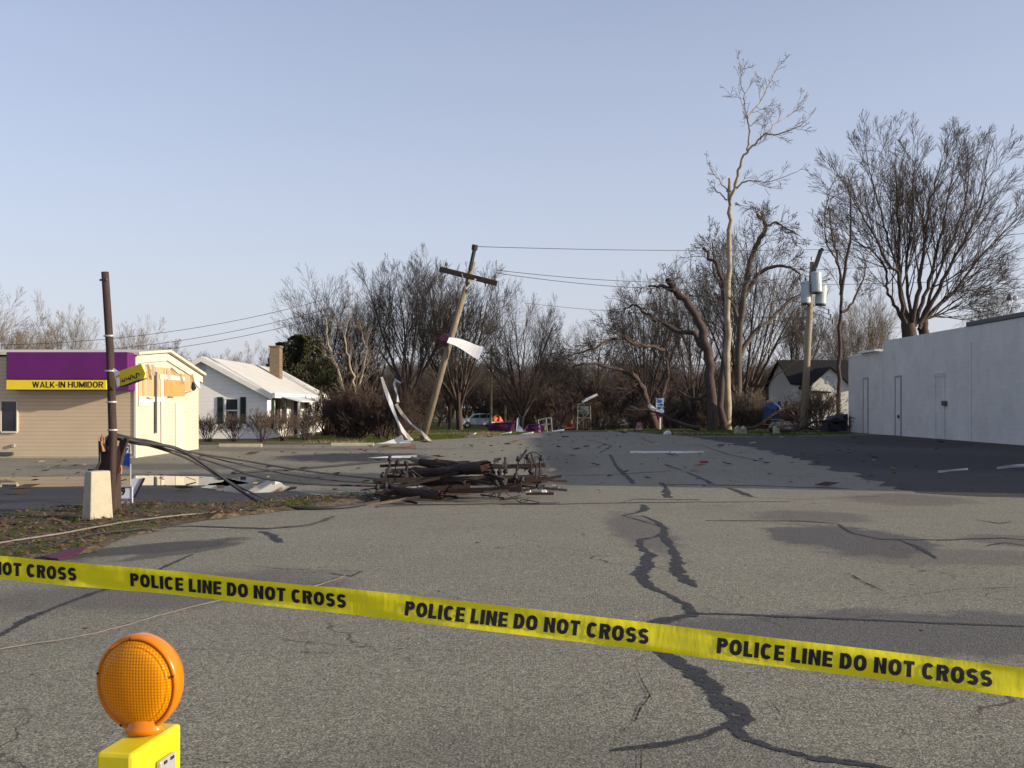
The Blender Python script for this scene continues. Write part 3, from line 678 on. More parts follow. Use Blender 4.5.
# biggest tree
B = P(911, 420, 78); B.z = tz(78)
t = Tree(25, kids=(8, 6, 4, 3), lr=(1, .55, .62, .75), ang=(26, 27, 28, 26), wander=.055, up=.05, rmin=.012, nseg=(9, 7, 7, 5, 4, 3))
px_limb(t, [(911,436),(911,370),(910,340),(908,322)], 78, B, .70, .50, 0, 0, bare=True, jitter=.04)
px_limb(t, [(925,432),(926,370),(924,335),(922,318)], 78.5, B, .5, .34, 0, 0, bare=True, jitter=.04)
stems = [([(905,326),(900,295),(897,266),(882,248),(867,216),(851,187),(838,162)], .34, -3), ([(908,326),(899,275),(897,225),(895,178),(893,128)], .40, 2), ([(911,330),(918,290),(923,256),(928,222),(930,190),(938,160),(945,132)], .36, -2),
         ([(915,326),(927,290),(936,256),(945,219),(953,180),(960,132)], .34, 3), ([(920,324),(940,290),(955,256),(976,219),(988,185),(1000,150)], .34, -3), ([(922,322),(942,302),(960,285),(986,250),(1010,222),(1036,196)], .32, 2),
         ([(924,320),(942,312),(966,302)], .2, 1), ([(922,324),(942,300),(957,288),(975,284),(997,281),(1022,273)], .14, 2), ([(903,322),(892,300),(884,284),(883,262),(870,240),(848,226),(836,214)], .26, 4), ([(912,330),(909,300),(906,250),(912,205),(914,165),(916,128)], .28, 5), ([(920,330),(930,300),(948,250),(966,205),(975,165),(980,130)], .28, 5), ([(910,330),(901,296),(896,260),(884,225),(876,190),(866,150),(858,132)], .22, 0)]
for pts, r0, dy in stems: px_limb(t, [(911 + (x - 911) * .88, 326 + (y - 326) * .85) for x, y in pts], 78, B, r0 * .58, .03, 5.0, 16, dy=dy, jitter=.05, t0=.2)
t.done('spreading_maple', 'biggest bare tree, fanning out in many stems above the white building', 'tree', B, m_bark_dark, m_twig_dark)
B = P(838, 433, 72); B.z = tz(72)
t = Tree(26, kids=(7, 7, 5), lr=(1, .55, .5), ang=(34, 36, 40), wander=.12, up=.08, rmin=.014)
px_limb(t, [(838,434),(839,380),(840,330),(841,290),(838,262),(832,235),(828,205)], 72, B, .18, .04, 2.6, 13, dy=1.5, t0=.45)
px_limb(t, [(841,295),(846,262),(851,235),(850,205),(848,185)], 72, B, .14, .03, 2.4, 12, dy=-2)
px_limb(t, [(841,312),(852,302),(862,280),(866,260)], 72, B, .12, .03, 2, 9, dy=1)
px_limb(t, [(838,265),(830,250),(824,226),(830,190)], 72, B, .08, .02, 2, 9, dy=-1)
t.done('slender_tree', 'slender dark tree at the near corner of the dark-roofed house', 'tree', B, m_bark_dark, m_twig)
# pale forked tree in front of the thicket
B = P(350, 436, 62); B.z = 0
t = Tree(27, kids=(5, 5, 4), lr=(1, .55, .5), ang=(34, 36, 40), wander=.14, up=.06, rmin=.012)
px_limb(t, [(352,438),(348,410),(342,385),(334,360),(328,340),(326,318)], 62, B, .13, .03, 1.9, 10, dy=1)
px_limb(t, [(350,425),(356,395),(352,370),(346,345),(350,310)], 62, B, .12, .02, 1.9, 10, dy=-1)
px_limb(t, [(352,405),(362,375),(366,350),(360,325)], 62, B, .08, .02, 1.9, 9, dy=2)
px_limb(t, [(376,410),(366,402),(356,396),(340,388)], 62, B, .07, .02, 1.4, 7)
px_limb(t, [(348,412),(362,406),(378,412),(392,420)], 61, B, .09, .03, 1.6, 9)
t.done('pale_forked_tree', 'small pale forked tree in front of the reddish thicket', 'tree', B, m_bark_pale, m_twig_tan)
# evergreen behind the white house
def evergreen(px, Y, top, wpx, label, seed):
    g = random.Random(seed); H = EYE - (top - HOR) / F * Y; W = wpx / F * Y / 2; loc = ((px - 512) / F * Y, Y, 0); o = thing('evergreen_tree', label, 'tree', loc)
    tb = MB(); tb.tube([(0, 0, -.2), (0, 0, H * .8)], [.22, .05], 8); part('trunk', tb, m_bark_dark, o, world=False)
    cb = MB()
    for i in range(24000):
        h = g.random() ** .7; a = g.uniform(0, 6.283); lob = 1 + .22 * math.sin(3 * a + 5 * h) + .12 * math.sin(7 * a - 9 * h)
        rad = W * lob * (1 - .72 * h ** 3.2) * (.55 + .45 * min(1, h * 5)) * g.uniform(.35, 1.05) ** .5
        c = Vector((rad * math.cos(a), rad * math.sin(a), H * (.06 + .92 * h))); s = g.uniform(.05, .15)
        if mnoise.noise(c * 1.1) < -.22: continue
        d = Vector((math.cos(a) + g.gauss(0, .4), math.sin(a) + g.gauss(0, .4), g.uniform(.1, 1.2))).normalized() * s * 1.6; e = d.orthogonal().normalized() * s * .5
        cb.add([c, c + d * .5 + e, c + d, c + d * .5 - e], [(0, 1, 2, 3)])
    part('crown', cb, mat('evergreen_needles', (.030, .031, .020), .9, .4, 2, .1, col2=(.042, .046, .024)), o, world=False)
evergreen(306, 72, 334, 66, 'dark rounded evergreen behind the white house chimney', 5)
evergreen(284, 76, 342, 34, 'narrower evergreen clump touching the chimney side', 6)

# shrubs
def shrub_proto(seed, H, W, stems, mt, mc, kids=(5, 5, 4)):
    t = Tree(seed, kids=kids, lr=(1, .55, .5), ang=(28, 32, 38), wander=.12, up=.07, rmin=.007, nseg=(5, 5, 5, 4, 3, 3))
    for i in range(stems):
        a = t.g.uniform(0, 6.283); tilt = math.atan(W / H) * t.g.uniform(.1, 1.0); b = Vector((math.cos(a), math.sin(a), 0)) * t.g.uniform(0, .25) * W
        d = Vector((math.sin(tilt) * math.cos(a), math.sin(tilt) * math.sin(a), math.cos(tilt))); L = H * t.g.uniform(.7, 1.)
        p, q = t.line(b, d, L, .02, .008, 1); t.rec(p, q, 1); t.spawn(p, q, L * .5, 1)
    return t
def shrubs(key, lst, proto_args, mt, mc, name='bare_shrub', h0=1.):
    o = None
    for (px, Y, H, W, label, grp) in lst:
        loc = ((px - 512) / F * Y, Y, tz(Y))
        if o is None: o = shrub_proto(*proto_args, mt, mc).done(name, label, 'shrub', loc, mt, mc, grp, 4); x = o
        else: x = copy_tree(o, loc, Y * 3 + px); x.name = name; x['label'] = label
        if grp: x['group'] = grp
        x.scale = (W / 1., W / 1., H / 1.5)
sg = 'bare clipped shrubs along the white house'
shrubs('a', [(208, 46, 1.05, .7, 'pale bare shrub hard against the tan store corner', None), (234, 46, 1.1, .75, 'pale bare shrub below the shuttered window', None), (262, 45.5, 1.25, .85, 'darker bare shrub at the house corner', None),
             (283, 47, 1.15, .8, 'bare shrub before the porch posts of the white house', None), (306, 48, 1.2, .8, 'bare shrub at the far end of the white house porch', None)], (41, 1.5, .9, 22), m_bark_dark, mat('grey_brown_twigs', (.135, .105, .085), .95, .3, 1, .1))
tl = []
rng = random.Random(5)
for i in range(16): tl.append((326 + i * 5.2 + rng.uniform(-3, 3), 50 + rng.uniform(-2, 9), rng.uniform(1.4, 2.5), rng.uniform(1.0, 1.6), 'reddish bare bush in the thicket right of the white house', 'reddish bushes in the thicket'))
for i in range(14): tl.append(((385 + i * 3.2 if i < 12 else 480 + i * 6) + rng.uniform(-3, 3), 72 + rng.uniform(-4, 14), rng.uniform(1.6, 3.2), rng.uniform(1.3, 2.), 'brown bush in the undergrowth behind the leaning pole', 'brown undergrowth bushes behind the leaning pole'))
for i in range(18): tl.append((615 + i * 13 + rng.uniform(-5, 5), 88 + rng.uniform(-6, 26), rng.uniform(1.5, 3.0), rng.uniform(1.4, 2.4), 'brown bush in the undergrowth at the end of the street', 'brown undergrowth bushes at the street end'))
for i in range(26): tl.append((330 + i * 19 + rng.uniform(-5, 5) + (48 if 6 <= i <= 8 else 0), 112 + rng.uniform(-6, 26), rng.uniform(3., 5.5), rng.uniform(2.4, 3.8), 'tall brown bush under the far belt of trees', 'tall bushes under the far trees'))
shrubs('b', tl, (42, 1.5, 1.0, 22, ), m_bark_dark, m_twig_red)
shrubs('c', [(742, 73, 2.5, 2.3, 'tan rounded bare shrub right of the sycamore foot', None), (764, 72, 1.5, 1.6, 'low tan bush between round shrub and transformer pole', None)], (43, 1.5, .9, 40), m_bark, m_twig_tan)
shrubs('d', [(820, 71, 2.6, 1.8, 'dark vase-shaped shrub right behind the transformer pole', None), (798, 74, 2., 1.4, 'dark shrub half hidden behind the transformer pole', None)], (44, 1.5, 1.1, 30), m_bark_dark, m_twig_dark)

# fallen limbs: trees laid on their side
def fallen(px, Y, L, label, seed, rz, dark=True):
    t = Tree(seed, kids=(6, 5, 4), lr=(1, .55, .5), ang=(42, 40, 42), wander=.16, up=.0, rmin=.012)
    p, q = t.line(Vector((0, 0, .25)), Vector((1, 0, .10)), L, .16, .04, 1, .0); t.rec(p, q, 1); t.spawn(p, q, L * .55, 1, 12)
    for lst in (t.thick, t.thin):
        for pts, rad in lst:
            for v in pts: v.z = abs(v.z) * .7 + .03
    o = t.done('fallen_limb', label, 'fallen branch', ((px - 512) / F * Y, Y, tz(Y)), m_bark_dark if dark else m_bark, m_twig_dark if dark else m_twig, None, 5)
    o.rotation_euler.z = rz
fallen(700, 64, 4, 'tangled fallen limb on the grass left of the sycamore foot', 51, 3.0)
fallen(560, 76, 5, 'long fallen limb across the end of the street', 53, .1)
fallen(770, 60, 4.5, 'fallen limb lying left of the transformer pole', 54, .2)
fallen(850, 66, 5, 'fallen limb between the dark shrub and the white building', 55, 2.9)
fallen(735, 66, 6, 'fallen limb arching behind the round tan shrub', 56, .4)

# ------------------------------------------------------------------ tan store with purple awning
m_tan = siding('tan_lap_siding', (.58, .465, .325), .115, .55, .22)
m_cream = siding('cream_lap_siding', (.52, .485, .40), .115, .22, .2)
m_cream_plain = mat('cream_trim', (.60, .56, .45), .6, .06, 3, .3)
m_roofpale = mat('pale_roof_metal', (.52, .49, .42), .6, .12, 2, .4, stretch=(6, .5, 1))
m_osb = boards('bare_sheathing_boards', (.42, .27, .13), (.60, .46, .28), .14)
m_ply = mat('orange_plywood', (.50, .26, .09), .8, .22, 5, .2, stretch=(1, 6, 1), dirt=.2)
X0, XL, Y0, Y1 = -11.6, -27., 31.5, 37.9
store = thing('store', 'tan store with purple awning and storm-torn boarded gable end', 'store', ((X0 + XL) / 2, Y0, 0))
prof = [(Y0, 0), (Y0, 3.16), (34.3, 3.38), (Y1, 2.78), (Y1, 0)]
mb = MB(); mb.add([(X0, Y0, 0), (XL, Y0, 0), (XL, Y0, 3.12), (X0, Y0, 3.12)], [(0, 1, 2, 3)]); part('front_wall', mb, m_tan, store)
mb = MB(); mb.add([(X0, y, z) for y, z in prof], [(4, 3, 2, 1, 0)]); part('gable_wall', mb, m_cream, store); mb = MB(); mb.add([(XL, y, z) for y, z in prof], [(0, 1, 2, 3, 4)]); part('gable_wall', mb, m_cream, store)
mb = MB(); mb.add([(X0, Y1, 0), (XL, Y1, 0), (XL, Y1, 2.78), (X0, Y1, 2.78)], [(3, 2, 1, 0)]); part('rear_wall', mb, m_tan, store)
mb = MB()
for a, b in (((Y0 - .12, 3.17), (34.3, 3.40)), ((34.3, 3.40), (Y1 + .35, 2.73))):
    mb.prism([(X0 + .18, a[0], a[1]), (X0 + .18, b[0], b[1]), (X0 + .18, b[0], b[1] + .09), (X0 + .18, a[0], a[1] + .09)], (XL - X0 - .3, 0, 0))
part('roof', mb, m_roofpale, store)
mb = MB()
for a, b in (((Y0 + .02, 3.15), (34.28, 3.36)), ((34.32, 3.36), (Y1 + .30, 2.70))): mb.prism([(X0 + .005, a[0], a[1] - .24), (X0 + .005, b[0], b[1] - .24), (X0 + .005, b[0], b[1]), (X0 + .005, a[0], a[1])], (.06, 0, 0))
part('rake_trim', mb, m_cream_plain, store, bevel=.01)
def side(y0, y1, z0, z1, x0=.004, x1=.03): return MB().box((X0 + x0, y0, z0), (X0 + x1, y1, z1))
def yz_px(px, py): # pixel on the gable wall plane -> y, z
    Y = X0 * F / (px - 512); return Y, EYE - (py - HOR) / F * Y
def side_poly(pp, x0, th, m, name, lab=None):
    q = [yz_px(*p) for p in pp]; mb = MB().prism([(X0 + x0, y, z) for y, z in q], (th, 0, 0)); return part(name, mb, m, store, label=lab)
side_poly([(138, 371), (148, 371), (154, 367), (175, 369), (178, 374), (190, 374), (194, 381), (190, 391), (181, 391), (180, 396), (138, 397)], .004, .012, m_osb, 'sheathing', 'bare vertical boards where siding was torn off')
side_poly([(164, 381), (184, 382), (184, 396), (164, 396)], .017, .012, m_ply, 'plywood_panel', 'orange plywood panel')
side_poly([(159, 374), (184, 377), (184, 381), (159, 379)], .03, .012, m_cream_plain, 'trim_board')
side_poly([(138, 396.5), (166, 397), (166, 401), (151, 402), (149, 406), (138, 406)], .02, .012, m_white, 'white_patch', 'white patch of exposed house wrap')
side_poly([(153.6, 372), (155.2, 372), (155.2, 433), (153.6, 433)], .045, .02, m_dark_metal, 'conduit')
side_poly([(160, 378), (162.5, 378), (163.5, 446), (160.5, 447)], .02, .02, m_cream_plain, 'door_post')
side_poly([(175, 403), (183, 403), (183, 452), (175, 454)], .004, .03, m_cream_plain, 'service_door', 'plain cream door in the gable wall')
side_poly([(189, 373), (198, 380), (199, 389), (194, 383)], .03, .015, m_white, 'torn_flap', 'torn white flap curling off the eave')
side_poly([(191.5, 381), (195, 388), (192.5, 391), (190.5, 387)], .05, .01, m_blackpaint, 'hole')
mb = MB().box((X0 - .02, Y0 - .03, 0), (X0 + .04, Y0 + .10, 3.1)); part('corner_trim', mb, m_cream_plain, store)
grg = random.Random(61)
for (px, py, L_, a_) in ((146, 372, .5, -1.3), (150, 370, .35, -1.5), (172, 371, .5, -.4), (179, 379, .4, -1.2), (186, 392, .5, .15), (170, 396.5, .6, .05), (147, 398, .4, -.1), (166, 374, .35, -1.4), (190, 378, .3, -1.1)):
    y_, z_ = yz_px(px, py); d_ = Vector((.12, math.cos(a_), math.sin(a_))) * L_ / 2; c_ = Vector((X0 + .10, y_, z_)); part('torn_siding_strip', MB().bar(c_ - d_, c_ + d_, .015, .09, Vector((1, 0, 0))), grg.choice((m_cream_plain, m_osb, m_white)), store, label='torn strip of siding hanging at the ragged opening')
# awning
ya = Y0 - .62; xa0, xa1 = (6 - 512) / F * ya, X0 + .02
def za(py): return EYE - (py - HOR) / F * ya
aw = part('awning', MB().box((xa0, ya, za(379.5)), (xa1, Y0 - .003, za(352))), m_purple, store, bevel=.03)
part('awning_band', MB().box((xa0 + .02, ya - .012, za(389.5)), ((106.5 - 512) / F * ya, ya + .05, za(380))), m_yellow, store, label='yellow band with black lettering')
part('awning_soffit', MB().box((xa0, ya + .052, za(390)), (xa1 - .002, Y0 - .004, za(380.2))), m_purple, store)
v, f, wd = grotesque('WALK-IN HUMIDOR', .17); a, b = (32.5 - 512) / F * ya, (103.5 - 512) / F * ya
mb = MB().add([(a + q[0] / wd * (b - a), ya - .016, za(387.6) + q[1] * (za(381.6) - za(387.6))) for q in v], f); part('lettering', mb, m_blackpaint, store, label='WALK-IN HUMIDOR')
# window with yellow frame, wall box, low vent
wx = lambda p: (p - 512) / F * Y0
wz = lambda p: EYE - (p - HOR) / F * Y0
wf = part('window', MB().box((wx(2), Y0 - .02, wz(431)), (wx(17), Y0 + .02, wz(402))), m_glass, store)
mb = MB().box((wx(17), Y0 - .05, wz(432)), (wx(18.2), Y0 + .01, wz(401)))
mb.box((wx(-40), Y0 - .04, wz(432)), (wx(1.9), Y0 + .01, wz(401))); mb.box((wx(1.9), Y0 - .045, wz(401)), (wx(17), Y0 + .01, wz(399.8))); mb.box((wx(1.9), Y0 - .06, wz(433)), (wx(17), Y0 + .01, wz(431.2)))
part('frame', mb, m_cream_plain, wf); 
part('wall_box', MB().box((wx(12.5), Y0 - .08, wz(447)), (wx(15.5), Y0 - .002, wz(444))), m_galv, store, bevel=.01)
part('low_vent', MB().box((wx(-20), Y0 - .10, wz(455)), (wx(14), Y0 - .002, wz(452))), m_dark_metal, store)
part('foundation', MB().box((XL, Y0 - .05, 0), (X0 + .035, Y0 - .002, .06)), m_concrete, store)

# ------------------------------------------------------------------ white house on the left
m_ws = siding('white_lap_siding', (.84, .83, .77), .20, .40, .14, dirt=.12)
m_roofw = mat('weathered_pale_shingles', (.50, .50, .47), .85, .16, 2.5, .2, stretch=(1, 8, 1), dirt=.15)
m_brick = NT('tan_chimney_brick'); bt = m_brick.n('ShaderNodeTexBrick'); bt.inputs['Scale'].default_value = 5; bt.inputs['Color1'].default_value = (.20, .14, .09, 1); bt.inputs['Color2'].default_value = (.13, .09, .06, 1); bt.inputs['Mortar'].default_value = (.24, .21, .17, 1)
mp = m_brick.n('ShaderNodeMapping'); mp.inputs['Rotation'].default_value = (R(90), 0, 0); m_brick.l(m_brick.tc.outputs['Object'], mp.inputs[0]); m_brick.l(mp.outputs[0], bt.inputs[0]); m_brick = m_brick.out(bt.outputs[0], .9, .2)
hx0, hx1, hy0, hy1 = -18.4, -12.0, 50., 66.
hxr = (203 - 512) / F * hy0; ev, pk = 2.22, EYE + (406 - 359) / F * hy0
house = thing('white_house', 'low white house with pale roof, green shutters and tan chimney', 'house', ((hx0 + hx1) / 2, hy0, 0))
mb = MB(); mb.add([(hx0, hy0, 0), (hx1, hy0, 0), (hx1, hy0, ev), (hxr, hy0, pk), (hx0, hy0, ev)], [(0, 1, 2, 3, 4)]); mb.add([(hx0, hy1, 0), (hx1, hy1, 0), (hx1, hy1, ev), (hxr, hy1, pk), (hx0, hy1, ev)], [(4, 3, 2, 1, 0)])
mb.add([(hx1, hy0, 0), (hx1, hy1, 0), (hx1, hy1, ev), (hx1, hy0, ev)], [(0, 1, 2, 3)]); mb.add([(hx0, hy0, 0), (hx0, hy1, 0), (hx0, hy1, ev), (hx0, hy0, ev)], [(3, 2, 1, 0)]); part('wall', mb, m_ws, house)
mb = MB(); sl = (pk - ev) / (hx1 - hxr)
for x in (hx1 + .35, hx0 - .35):
    zz = pk - sl * abs(x - hxr); mb.prism([(hxr, hy0 - .3, pk), (x, hy0 - .3, zz), (x, hy0 - .3, zz + .12), (hxr, hy0 - .3, pk + .13)], (0, hy1 - hy0 + .6, 0))
rf = part('roof', mb, m_roofw, house)
cx, cy = P(276, 366, 60).x, 60; mb = MB().box((cx - .29, cy - .4, 2.9), (cx + .29, cy + .4, P(0, 347.5, 60).z)); mb.box((cx - .34, cy - .45, P(0, 347.4, 60).z), (cx + .34, cy + .45, P(0, 346, 60).z)); part('chimney', mb, m_brick, rf)
mb = MB()
for x in (hx1 + .35, hx0 - .35):
    zz = pk - sl * abs(x - hxr); mb.prism([(hxr, hy0 - .34, pk - .14), (x, hy0 - .34, zz - .14), (x, hy0 - .34, zz + .10), (hxr, hy0 - .34, pk + .11)], (0, .035, 0))
mb.box((hx1 + .36, hy0 - .3, ev - .22), (hx1 + .42, hy1 + .3, ev + .02)); part('fascia', mb, m_white, house)
def hq(px0, px1, py0, py1, Y, d=.03, e=.0): return MB().box(((px0-512)/F*Y, Y - d, EYE-(py1-HOR)/F*Y), ((px1-512)/F*Y, Y - e, EYE-(py0-HOR)/F*Y))
wn = part('window', hq(226.3, 237.7, 399.3, 422, hy0, .02), m_glass, house)
mb = hq(224.5, 226.2, 398, 423.5, hy0, .05); mb.box(*[tuple(v) for v in ((( 237.8-512)/F*hy0, hy0-.05, EYE-(423.5-HOR)/F*hy0), ((239.4-512)/F*hy0, hy0, EYE-(398-HOR)/F*hy0))])
for q in (hq(226.3, 237.7, 398, 399.2, hy0, .05), hq(226.3, 237.7, 422.1, 423.5, hy0, .06), hq(226.3, 237.7, 409.8, 411, hy0, .04, .021)): mb.add(q.v, q.f)
part('frame', mb, m_white, wn)
part('shutter', hq(217.5, 223, 397, 423.5, hy0, .045), m_green, house); part('shutter', hq(240.5, 246, 397, 423.5, hy0, .045), m_green, house)
part('gable_vent', hq(200, 206, 364, 371, hy0, .03), m_galv, house)
def side_win(y0, y1, z0, z1, m=m_glass, name='window', d=.03): return part(name, MB().box((hx1 + .002, y0, z0), (hx1 + d, y1, z1)), m, house)
for (a, b) in ((51.0, 51.5),): side_win(a, b, .5, 1.95, m_green, 'shutter', .05)
for (a, b) in ((51.6, 54.4), (59.2, 60.4), (62.0, 63.2)):
    w_ = side_win(a, b, .7, 1.95); mb = MB(); mb.box((hx1 + .031, a - .1, .6), (hx1 + .06, a, 2.05)); mb.box((hx1 + .031, b, .6), (hx1 + .06, b + .1, 2.05)); mb.box((hx1 + .031, (a+b)/2 - .04, .7), (hx1 + .05, (a+b)/2 + .04, 1.95)); part('frame', mb, m_white, w_)
side_win(56.4, 57.4, .05, 2.0, mat('maroon_door', (.10, .012, .03), .5, .1, 3), 'front_door', .05)
mb = MB().prism([(hx1 + .01, 51.4, ev - .05), (hx1 + 1.35, 51.4, ev - .42), (hx1 + 1.35, 51.4, ev - .36), (hx1 + .01, 51.4, ev + .01)], (0, 8.6, 0)); pa = part('porch_awning', mb, m_white_metal, house)
mb = MB()
for y in (51.6, 55.2, 59.8): mb.box((hx1 + 1.2, y, 0), (hx1 + 1.3, y + .1, ev - .42))
part('porch_post', MB().box((hx1 + 1.2, 51.6, 0), (hx1 + 1.3, 51.7, ev - .40)), m_white, house); part('porch_post', MB().box((hx1 + 1.2, 55.4, 0), (hx1 + 1.3, 55.5, ev - .40)), m_white, house); part('porch_post', MB().box((hx1 + 1.2, 59.8, 0), (hx1 + 1.3, 59.9, ev - .40)), m_white, house)
part('corner_board', MB().box((hx1 - .1, hy0 - .025, 0), (hx1 + .03, hy0 + .1, ev - .2)), m_white, house)
# parking kerb stops
def kerb_stop(px0, px1, py, label):
    a = G(px0, py); b = G(px1, py); mb = MB(); Y = a.y
    mb.prism([(a.x, Y - .1, .004), (a.x, Y - .06, .13), (a.x, Y + .06, .13), (a.x, Y + .1, .004)], (b.x - a.x, 0, 0)); solo('kerb_stop', mb, m_concrete, label, 'kerb stop', 'kerb stops at the lot edge', bevel=.015)
kerb_stop(219, 262, 447, 'concrete kerb stop below the shuttered window of the white house'); kerb_stop(331, 374, 446, 'concrete kerb stop in front of the reddish thicket')

# ------------------------------------------------------------------ white block building on the right
mw = NT('white_painted_block'); bt = mw.n('ShaderNodeTexBrick'); bt.inputs['Scale'].default_value = 1; bt.inputs['Brick Width'].default_value = .42; bt.inputs['Row Height'].default_value = .21; bt.inputs['Mortar Size'].default_value = .012; bt.inputs['Mortar Smooth'].default_value = .6
bt.inputs['Color1'].default_value = (1, 1, 1, 1); bt.inputs['Color2'].default_value = (.96, .96, .96, 1); bt.inputs['Mortar'].default_value = (.90, .90, .90, 1)
sx = mw.sep(); cb = mw.n('ShaderNodeCombineXYZ'); mw.l(mw.math('ADD', sx[1], sx[0]), cb.inputs[0]); mw.l(sx[2], cb.inputs[1]); mw.l(cb.outputs[0], bt.inputs[0])
base = mw.mix(mw.ramp(mw.noise(.5, 6, .7), .35, .7), (.53, .515, .48), (.66, .645, .61)); base = mw.mix(mw.ramp(mw.noise(1.2, 6, .8, stretch=(1, 1, .25)), .55, .8, 0, .4), base, (.30, .29, .27))
col = mw.mix(1., base, bt.outputs[0], 'MULTIPLY'); mw.bump(bt.outputs[0], .15, .01); m_block = mw.out(col, .85, .2)
bx, ST = 20.7, 57.1
bld = thing('block_building', 'long white painted block building on the right, its wall in shade', 'building', (bx, 15.8, 0))
mb = MB(); mb.box((bx, 15.8, -.3), (33, ST, 5.22)); mb.box((bx, ST, -.3), (33, 63, 4.6)); part('wall', mb, m_block, bld)
part('coping', MB().box((bx - .04, ST + .02, 4.6), (bx + .3, 63.04, 4.68)), m_white, bld)
pr = MB().box((bx - .06, 15.8, 5.2), (bx + .4, 46.6, 5.42)); part('roof_edge', pr, m_dark_metal, bld, label='dark roof edging on the near part of the wall', bevel=.04)
def wy(px): return bx * F / (px - 512)
def wallz(px, py): return EYE - (py - HOR) / F * wy(px)
def bdoor(px0, px1, py_top, name, m, label=None, z0=0.02):
    y1, y0 = wy(px0), wy(px1); zt = EYE - (py_top - HOR) / F * (y0 + y1) / 2; d = part(name, MB().box((bx - .02, y0, z0), (bx + .02, y1, zt)), m, bld, label=label)
    mb = MB().box((bx - .05, y0 - .09, 0), (bx + .01, y0 - .002, zt + .08)); mb.box((bx - .05, y1 + .002, 0), (bx + .01, y1 + .09, zt + .08)); mb.box((bx - .05, y0 - .002, zt + .002), (bx + .01, y1 + .002, zt + .08)); part('frame', mb, m_dkframe if m is not m_block else m_block, d); return d
m_dkframe = mat('grey_door_frame', (.30, .29, .28), .7, .1, 3)
m_door = mat('white_steel_door', (.58, .57, .55), .6, .1, 2, dirt=.2)
bdoor(864, 868, 379, 'narrow_door', m_door, 'narrow door nearest the far end of the wall'); d2 = bdoor(896, 901, 377, 'side_door', m_door, 'door with the darker frame')
part('handle', MB().box((bx - .10, wy(899.8), .95), (bx - .021, wy(899.2), 1.12)), m_black, d2)
d3 = bdoor(936.5, 944.5, 374, 'boarded_door', m_block, 'boarded door painted over in wall white')
part('hasp', MB().box((bx - .14, wy(947.5), 1.62), (bx - .021, wy(944), 1.84)), m_dark_metal, d3, label='dark hasp and padlock box')
part('lintel', MB().box((bx - .05, wy(946), 3.02), (bx - .001, wy(935), 3.10)), m_block, bld)
for px in (882.8, 971): part('pilaster', MB().box((bx - .03, wy(px) - .06, 0), (bx - .001, wy(px) + .06, 4.5)), m_block, bld)
part('fallen_board', MB().box((bx - .3, 57.6, 4.69), (bx + .3, 60.5, 4.8), ), m_white_metal, bld)
# bent floodlight on the roof
fl = thing('floodlight', 'bent twin floodlight on a curved stem above the white building roof', 'floodlight', P(1005, 321, 43.5)); fl.location = (bx + .2, 43.5, 5.42)
zz = lambda py: EYE - (py - HOR) / F * 43.5
xx = lambda px: (px - 512) / F * 43.5
part('stem', MB().tube([(xx(1005.5), 43.5, 5.2), (xx(1008), 43.5, zz(313)), (xx(1011), 43.5, zz(306)), (xx(1012), 43.5, zz(299))], .02, 6), m_galv, fl)
mb = MB().lathe([(.03, -.12), (.13, -.05), (.16, .06), (.15, .08)], 12, Matrix.Translation((xx(1010), 43.5, zz(297.5))) @ Matrix.Rotation(R(-78), 4, 'Y')); part('lamp_head', mb, m_dark_metal, fl, smooth=True)
mb = MB().lathe([(.02, -.1), (.09, -.05), (.12, .1), (.11, .12)], 12, Matrix.Translation((xx(1015), 43.6, zz(298))) @ Matrix.Rotation(R(82), 4, 'Y')); part('lamp_head', mb, m_galv, fl, smooth=True)

